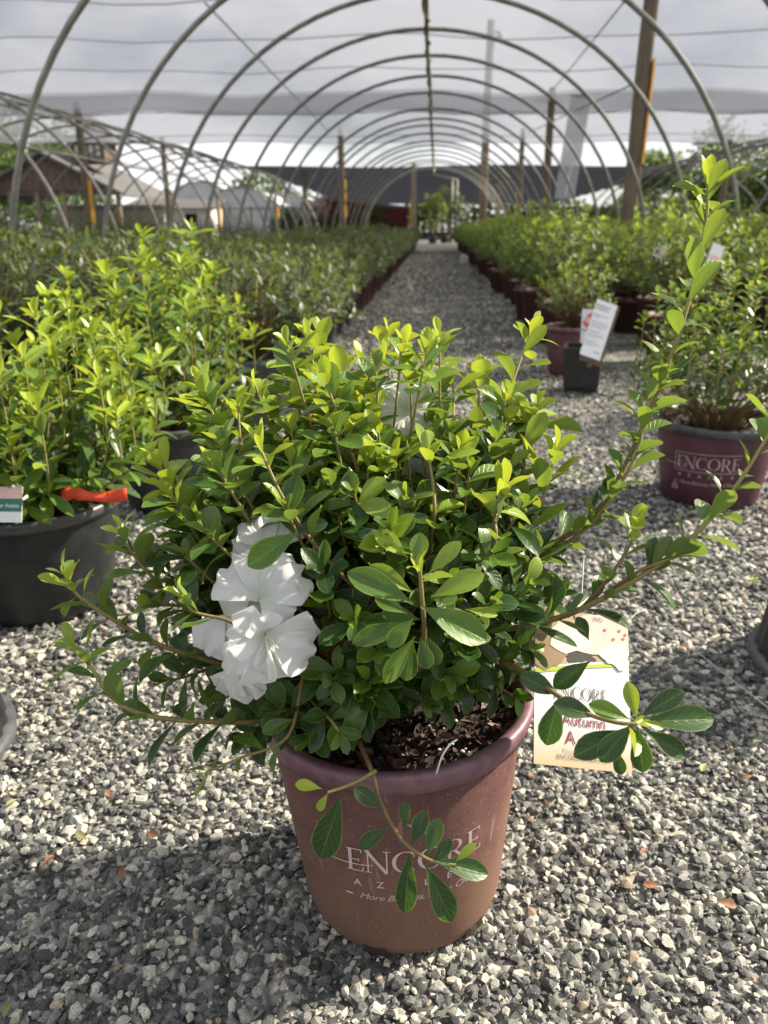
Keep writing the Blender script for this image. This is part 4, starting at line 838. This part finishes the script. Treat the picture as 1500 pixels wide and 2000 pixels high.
for r_ in range(9):
    for c in range(4): stock(5.0+1.1*c+r3.uniform(-.15, .15), 9.5+1.4*r_+r3.uniform(-.2, .2), 'light', 'maroon_big', 'fresh green azalea in a maroon pot under the right hoop house', 'azaleas under the right hoops', sc=r3.uniform(.95, 1.2))
# the small azalea with the red flower card, and the black pot holding a sign board
sz = empty('potted_azalea', (.725, 4.14, 0)); tag(sz, 'small round azalea in a maroon pot behind the slanted white sign', 'potted plant'); b = pot_parts(sz, .25, .112, .14, M['maroon_clean'], M['maroon_rim'], 32, True, .008, .02, 0, 40)
pot_print(b, .25, .112, .14, R(-12), .95, mat=simple('faint_lettering', (.30, .17, .19), None, .6, 60))
lv, st = bush(90, .60, .20, .23, 70, .028, M['leaf_light'], .25, 1.0); link('foliage', lv, None, sz); link('stems', st, None, sz)
rc = empty('plant_tag', tuple(aty(1160, 645, 3.92))); tag(rc, 'white plant card with a red flower picture behind the slanted sign', 'tag'); rc.rotation_euler = (R(80), 0, R(-4))
card(rc, .125, .20, M['white_print']); flat(blob(-.005, .045, .048, .036, 12, am=.18), M['ink_pink'], 'printed_flower', rc, .001); flat(blob(.016, .058, .03, .022, 13, am=.2), M['ink_pale'], 'printed_petal', rc, .0018); flat(blob(-.028, .05, .022, .014, 14, am=.2), M['ink_pale'], 'printed_petal', rc, .0018)
T = word('ENCORE', .012); typeset(T, -T[2]/2, -.03, M['ink_dark'], 'brand_lettering', rc, .001); flat([(-.06, .005), (.06, .0), (.06, -.008), (-.06, -.003)], M['ink_tan'], 'printed_band', rc, .001)
sp_ = empty('sign_pot', (.705, 3.68, 0)); tag(sp_, 'small square black pot holding a slanted sign board', 'pot')
m = MB(); a, bt, H = .072, .088, .20
V = [(s*k, t*k, z) for k, z in ((a, 0), (bt, H), (bt+.006, H-.004), (bt+.006, H+.012), (bt-.006, H+.012), (bt-.008, .03)) for s, t in ((-1, -1), (1, -1), (1, 1), (-1, 1))]
m.add(V, [(j*4+i, j*4+(i+1) % 4, j*4+4+(i+1) % 4, j*4+4+i) for j in range(5) for i in range(4)]+[(20, 21, 22, 23)]); m.build('pot', M['black_pot'], sp_); sp_.rotation_euler = (0, 0, R(-14))
m = MB(); m.box((0, 0, .15), (.074, .074, .01)); m.build('soil', M['soil'], sp_)
sb = empty('sign_board', tuple(aty(1172, 648, 3.58))); tag(sb, 'slanted brown board with a white printed care sheet', 'sign')
tl, bl, br, tr = [aty(*q) for q in [(1182, 592, 3.60), (1122, 685, 3.50), (1160, 700, 3.50), (1212, 600, 3.60)]]
ex = nrm((br-bl)+(tr-tl)*.5); ey = (tl-bl)+(tr-br); ey = nrm(ey-ex*ey.dot(ex)); ez = np.cross(ex, ey); mw2 = np.eye(4); mw2[:3, :3] = np.stack([ex, ey, ez], 1); mw2[:3, 3] = (tl+bl+br+tr)/4; sb.matrix_world = Matrix(mw2.tolist())
bw, bh = .096, .262
m = MB(); m.box((.012, -.012, -.012), (bw/2+.002, bh/2+.012, .011)); m.build('board', M['board'], sb)
m = MB(); m.box((0, 0, .0005), (bw/2, bh/2, .0008)); m.build('care_sheet', M['white_print'], sb)
m = MB(); m.box((.012, -bh/2-.02, -.012), (.012, .022, .009)); m.build('stake', M['board'], sb)
yy = bh/2-.03
for k, (wd_, h) in enumerate([(.80, .009), (.66, .009), (0, .008), (.84, .0045), (.40, .0045), (0, .006), (.9, .0032), (.86, .0032), (.9, .0032), (.7, .0032), (0, .006), (.6, .0045), (.9, .0032), (.88, .0032), (.5, .0032), (0, .006), (.6, .0045), (.8, .0032), (.45, .0032), (0, .012), (.3, .006)]):
    if wd_:                                                  # lines of print too small to read
        x0 = -bw*.45+(bw*.55 if k == 20 else 0); xe = x0+wd_*bw*.9; x = x0; q = random.Random(k)
        while x < xe-.003:
            l = min(xe-x, q.uniform(.006, .014)); flat([(x, yy), (x+l, yy), (x+l, yy+h), (x, yy+h)], M['ink_grey'], 'print_line', sb, .0022); x += l+.0028
    yy -= h+.0052
# white cards and a few bloom spots among the rows
for x, y, w, h, z, lab in [(1120, 462, .10, .12, 8.0, 'white plant card among the azaleas nearest the aisle end'), (1395, 505, .07, .14, 4.1, 'white plant card standing in the azalea behind the printed pot'), (909, 508, .22, .2, 16.5, 'white card leaning on a maroon pot at the aisle edge'),
                       (1255, 470, .10, .10, 6.5, 'white flower card tilted among the right azaleas'), (1295, 497, .12, .10, 5.0, 'crumpled white card among the right azaleas'), (495, 485, .14, .10, 10.0, 'white card lying among the left shrub rows'), (440, 672, .06, .04, 2.9, 'small white tag among the bright green azalea leaves')]:
    e = empty('plant_tag', tuple(aty(x, y, z))); tag(e, lab, 'tag'); e.rotation_euler = (R(78), R(random.uniform(-25, 25)), R(random.uniform(-20, 20))); card(e, w, h, M['white_print']); flat([(-w*.35, -h*.1), (w*.35, -h*.1), (w*.35, h*.1), (-w*.35, h*.1)], M['ink_pale'], 'printed_band', e, .002)
# fallen leaves
def fallen(px, py, L, mat, lab, rz, tpl=1):
    p = gz(px, py, .012); v, f, uv = TPL[tpl]; A = leaf_frame([math.cos(rz), math.sin(rz), .12], [random.uniform(-.3, .3), -.35, 1])*L; m = MB(); m.add(v @ A.T, f.tolist(), True); o = m.build('fallen_leaf', mat, None, tuple(p)); tag(o, lab, 'leaf', 'fallen leaves on the gravel')
for k, (x, y) in enumerate([(1275, 1240), (1250, 1668), (1345, 1265), (1062, 1560), (1470, 1515), (215, 1540), (240, 1690), (80, 1695), (285, 1625), (1400, 1760), (1290, 1730)]): fallen(x, y, random.uniform(.012, .024), M['deadleaf'], 'small brown dry leaf lying on the gravel', random.uniform(0, 6.3), k % 5)
for k, (x, y) in enumerate([(1405, 1302), (1470, 1450), (35, 1560), (170, 1640), (8, 1990), (1380, 1490)]): fallen(x, y, random.uniform(.016, .028), M['greenleaf'], 'small faded green leaf lying on the gravel', random.uniform(0, 6.3), k % 5)
wd = Plant(gz(1468, 1140, 0)); wd.rs = random.Random(4)
for k in range(9): a = k*2.4; wd.leaf(wd.o+np.array([0, 0, .008]), [math.cos(a), math.sin(a), .6], [0, 0, 1], .016, .8, .8)
we = empty('weed_seedling', tuple(wd.o)); tag(we, 'tiny green weed seedling sprouting from the gravel', 'weed'); wd.emit(we, M['leaf'], 9)
pkp = gz(612, 815, .02); m = MB()
for k in range(4): v, f, uv = TPL[k]; m.add(v @ (leaf_frame([math.cos(k*1.6), math.sin(k*1.6), .3], [0, 0, 1])*.035*np.array([1.6, 1, 1])).T, f.tolist(), True)
tag(m.build('fallen_bloom', M['ink_pink'], None, tuple(pkp)), 'fallen pink bloom lying on the gravel behind the white azalea', 'flower')
# ------------------------------------------------------------------ beyond the hoops
def tree(x, y, H, cr, zc, n, L, label, group, mat, seed, trunk_r=.18, rz=None):
    e = empty('tree', (x, y, 0)); tag(e, label, 'tree', group); r2 = random.Random(seed); m = MB(); m.tube(spline([(0, 0, -.1), (r2.uniform(-.1, .1)*H*.1, 0, H*.3), (r2.uniform(-.1, .1)*H*.1, .05, H*.75)], 5), np.linspace(trunk_r, trunk_r*.4, 11), 8); m.build('trunk', M['barn'], e)
    m = MB(); cl = []
    for k in range(26):
        d = nrm([r2.gauss(0, 1), r2.gauss(0, 1), r2.gauss(.1, .8)]); c = np.array([0, 0, zc])+d*np.array([cr, cr, rz or (H-zc)])*r2.uniform(.45, .95); cl.append((c, cr*r2.uniform(.22, .42)))
        if k < 12: m.tube([np.array([0, 0, zc-(rz or (H-zc))*.55]), c*.5+np.array([0, 0, zc*.45]), c], [trunk_r*.35, trunk_r*.2, .012], 5)
    m.build('limbs', M['barn'], e); g = np.random.default_rng(seed); p = Plant((0, 0, 0))
    for i in range(n):
        c, q = cl[i % len(cl)]; d = nrm(g.normal(size=3)); pos = c+d*q*g.uniform(.5, 1.1); p.L.append((pos, nrm(d+g.normal(size=3)*.7), nrm(d+np.array([0, 0, .8])+g.normal(size=3)*.3), L*g.uniform(.7, 1.3), 1.2, float(np.clip(.45+.3*d[2]+g.normal()*.15, 0, 1)), int(g.integers(0, 3))))
    ob = link('crown', p.joined(range(n), TLO, mat), None, e); return e
tp = aty(70, 330, 62); tree(tp[0], 62, 8.2, 4.6, 4.6, 5200, .42, 'broad green tree rising behind the wooden pavilion', None, M['tree_leaf'], 1)
tp = aty(-60, 330, 66); tree(tp[0], 66, 8.6, 5, 5, 4000, .45, 'broad green tree at the far left behind the pavilion', None, M['tree_leaf'], 2)
tp = aty(1455, 330, 52); tree(tp[0], 52, 5.6, 4.2, 3.2, 5200, .36, 'large leafy tree beyond the right hoop house', None, M['tree_leaf'], 3)
tp = aty(1400, 380, 46); tree(tp[0]+5, 46, 5.4, 3.4, 2.8, 4000, .34, 'lower leafy tree beside the large tree on the right', None, M['tree_leaf'], 4)
tp = aty(1285, 330, 70); tree(tp[0], 70, 6.0, 2.6, 4.4, 2600, .40, 'round green tree top showing beside the thick post', None, M['tree_leaf'], 5)
tp = aty(846, 440, 34); tree(tp[0], 34, 2.0, .55, 1.25, 1500, .10, 'small fresh green sapling at the aisle end', None, M['leaf_light'], 6, .035)
tp = aty(878, 430, 36.5); tree(tp[0], 36.5, 2.4, .75, 1.45, 1700, .11, 'darker leafy sapling behind the fresh green one', None, M['leaf_dark'], 7, .04)
tp = aty(1200, 440, 48)
for k, (px, lab) in enumerate([(1010, 'beside the slim post'), (1110, 'under the hanging film'), (1190, 'left of the thick post'), (730, 'behind the red trailer'), (640, 'at the left hoop house end'), (560, 'before the white film house')]):
    t_ = aty(px, 440, 49+k*.7); tree(t_[0], 49+k*.7, 1.7, 1.35, .8, 1300, .17, 'low green shrub under the black roof '+lab, None, M['tree_leaf'], 20+k, .05)
for k, (px, lab) in enumerate([(845, 'under the fresh green sapling'), (868, 'between the saplings'), (895, 'under the darker sapling')]):
    t_ = gz(px, 484); t_ = aty(px, 470, 34+k); e = empty('nursery_pot', (t_[0], 34+k, 0)); tag(e, 'black tub '+lab+' at the aisle end', 'pot'); b = pot_parts(e, .30, .15, .19, M['black_pot'], M['black_rim'], 16, True)
# red trailer
q = aty(735, 430, 58); e = empty('red_trailer', (q[0], 58, 0)); tag(e, 'red metal trailer with a sloping white roof edge beyond the plant rows', 'trailer'); e.rotation_euler = (0, 0, R(24))
m = MB(); m.add([(-4, -1.2, .5), (1.9, -1.2, .5), (1.9, 1.2, .5), (-4, 1.2, .5), (-4, -1.2, 2.3), (1.9, -1.2, 1.75), (1.9, 1.2, 1.75), (-4, 1.2, 2.3)], [(0, 1, 5, 4), (1, 2, 6, 5), (2, 3, 7, 6), (3, 0, 4, 7), (0, 3, 2, 1), (4, 5, 6, 7)]); m.build('body', M['red'], e)
m = MB(); m.add([(-4.1, -1.3, 2.33), (2.0, -1.3, 1.78), (2.0, 1.3, 1.78), (-4.1, 1.3, 2.33), (-4.1, -1.3, 2.5), (2.0, -1.3, 1.95), (2.0, 1.3, 1.95), (-4.1, 1.3, 2.5)], [(0, 1, 5, 4), (1, 2, 6, 5), (2, 3, 7, 6), (3, 0, 4, 7), (0, 3, 2, 1), (4, 5, 6, 7)]); m.build('roof', M['pale_wall'], e)
for x in (-2.6, .6):
    for s in (-1.1, 1.1): m = MB(); m.tube([(x, s-.1, .4), (x, s+.1, .4)], .4, 18); m.build('wheel', M['black_pot'], e)
# white film greenhouses
for k, (px, Y, half, top, ln, lab) in enumerate([(470, 60, 3.4, 3.3, 9, 'with rounded white film behind the left hoop frames'), (395, 70, 3.6, 4.2, 9, 'taller and farther, behind the pavilion porch'), (550, 66, 3.2, 3.2, 8, 'low, beside the black roof edge')]):
    q = aty(px, 430, Y); e = empty('film_greenhouse', (q[0], Y, 0)); tag(e, 'white film greenhouse '+lab, 'greenhouse'); a = np.linspace(0, math.pi, 21); V = []; F = []
    for y in (0, ln):
        V += [(half*math.cos(t), y, top*math.sin(t)**.8) for t in a]
    n = len(a); F = [(i, i+1, n+i+1, n+i) for i in range(n-1)]+[tuple(range(n)), tuple(range(2*n-1, n-1, -1))]; m = MB(); m.add(V, F, False); m.build('film_cover', M['white_film'], e)
    m = MB(); m.tube([(half*math.cos(t), -.03, top*math.sin(t)**.8) for t in a], .05, 6); m.build('end_hoop', M['pipe'], e)
    for s in (-.8, .8): m = MB(); m.box((s, -.04, 1.0), (.05, .03, 1.0)); m.build('door_post', M['wood'], e)
# wooden pavilion with a cupola
q = aty(168, 430, 50); e = empty('pavilion', (q[0], 50, 0)); tag(e, 'brown wooden pavilion with a grey gabled roof and a cupola', 'building')
W, D_, he, hr = 3.9, 4.5, 2.55, 4.45
m = MB(); m.add([(-W, -D_, he), (W, -D_, he), (0, -D_, hr)], [(0, 1, 2)]); m.add([(-W, -D_+.15, he), (W, -D_+.15, he), (0, -D_+.15, hr)], [(2, 1, 0)]); m.build('gable', M['barn'], e)
for k in range(17):
    x = -W+.35+k*(2*W-.7)/16; z1 = he+(hr-he)*(1-abs(x)/W)-.08; m = MB(); m.box((x, -D_-.02, (he+z1)/2), (.09, .018, max(.05, (z1-he)/2))); m.build('board', M['barn'], e)
m = MB()
for s in (-1, 1): m = MB(); m.add([(0, -D_-.5, hr+.12), (s*(W+.7), -D_-.5, he-.22), (s*(W+.7), D_, he-.22), (0, D_, hr+.12), (0, -D_-.5, hr-.02), (s*(W+.7), -D_-.5, he-.36), (s*(W+.7), D_, he-.36), (0, D_, hr-.02)], [(0, 1, 2, 3), (4, 7, 6, 5), (0, 4, 5, 1), (1, 5, 6, 2), (2, 6, 7, 3)]); m.build('roof_slope', M['roof_grey'], e)
for x in np.linspace(-W, W, 6): m = MB(); m.box((x, -D_+.2, he/2), (.11, .11, he/2)); m.build('column', M['wood'], e)
m = MB(); m.box((0, -D_+.2, he-.12), (W, .09, .12)); m.build('beam', M['barn'], e)
m = MB(); m.box((0, D_-.5, 1.0), (W-.2, .1, 1.0)); m.build('back_wall', M['pale_wall'], e)
cz, cx_ = hr-.35, 1.9; m = MB(); m.box((cx_, -D_+2.5, cz+.55), (.95, .95, .55)); m.build('cupola_base', M['barn'], e)
def hip(cx, cy, z0, w, h): V = [(cx-w, cy-w, z0), (cx+w, cy-w, z0), (cx+w, cy+w, z0), (cx-w, cy+w, z0), (cx, cy, z0+h)]; return V, [(0, 1, 4), (1, 2, 4), (2, 3, 4), (3, 0, 4), (3, 2, 1, 0)]
m = MB(); m.add(*hip(cx_, -D_+2.5, cz+1.1, 1.45, .75)); m.build('cupola_roof', M['roof_grey'], e)
for k in range(4):
    m = MB(); m.box((cx_-.6+.4*k, -D_+1.53, cz+.62), (.13, .02, .26)); m.build('window', M['pale_wall'], e)
m = MB(); m.box((cx_, -D_+2.5, cz+1.75), (.5, .5, .32)); m.build('lantern', M['barn'], e); m = MB(); m.add(*hip(cx_, -D_+2.5, cz+2.07, .75, .45)); m.build('lantern_roof', M['roof_grey'], e)
# low building with pale roof to the right of the pavilion, and a slatted fence under the black roof
q = aty(330, 430, 56); e = empty('low_shed', (q[0], 56, 0)); tag(e, 'low pale shed with a grey roof between pavilion and white greenhouses', 'shed')
m = MB(); m.box((0, 1.5, .9), (3.0, 1.5, .9)); m.build('wall', M['pale_wall'], e); m = MB(); m.add([(-3.3, -.4, 1.85), (3.3, -.4, 1.85), (3.3, 3.3, 2.5), (-3.3, 3.3, 2.5), (-3.3, -.4, 1.75), (3.3, -.4, 1.75), (3.3, 3.3, 2.4), (-3.3, 3.3, 2.4)], [(0, 1, 2, 3), (7, 6, 5, 4), (0, 4, 5, 1), (1, 5, 6, 2), (3, 2, 6, 7), (0, 3, 7, 4)]); m.build('roof', M['roof_grey'], e)
for x in (-2, -.2, 1.6): m = MB(); m.box((x, -.02, 1.0), (.4, .03, .45)); m.build('window', M['black_cloth'], e)
fe = empty('slat_fence', (3, 66, 0)); tag(fe, 'grey slatted fence far under the black shade roof', 'fence'); m = MB(); m.box((0, 0, .09), (.10, .02, .085)); 
sm_ = None
for k in range(56):
    if sm_ is None: m = MB(); m.box((0, 0, .75), (.11, .02, .75)); o = m.build('slat', M['wood'], fe, (-14+.5*k, 0, 0)); sm_ = o.data
    else: link('slat', sm_, None, fe, (-14+.5*k, 0, 0))
for z in (.4, 1.2): m = MB(); m.box((0, .04, z), (14, .02, .05)); m.build('rail', M['wood'], fe)

# distant belt of trees closing the view
g = np.random.default_rng(77); p = Plant((0, 0, 0))
for i in range(15000):
    x = g.uniform(-75, 85); hmax = 4.6+1.3*math.sin(x*.21)+.9*math.sin(x*.53+1); z = hmax*g.uniform(.02, 1)**.7; y = 105+g.uniform(-3.5, 3.5)*(1-.3*z/hmax)
    p.L.append((np.array([x, y, z]), nrm(g.normal(size=3)), nrm(g.normal(size=3)+np.array([0, -.6, .8])), g.uniform(.5, 1.0), 1.3, float(np.clip(.4+g.normal()*.2+.25*math.sin(x*1.3+z), 0, 1)), int(g.integers(0, 3))))
tl_ = link('tree_belt', p.joined(range(len(p.L)), TLO, M['tree_leaf'])); tag(tl_, 'far belt of green trees closing the view beyond the nursery', 'trees', kind='stuff')
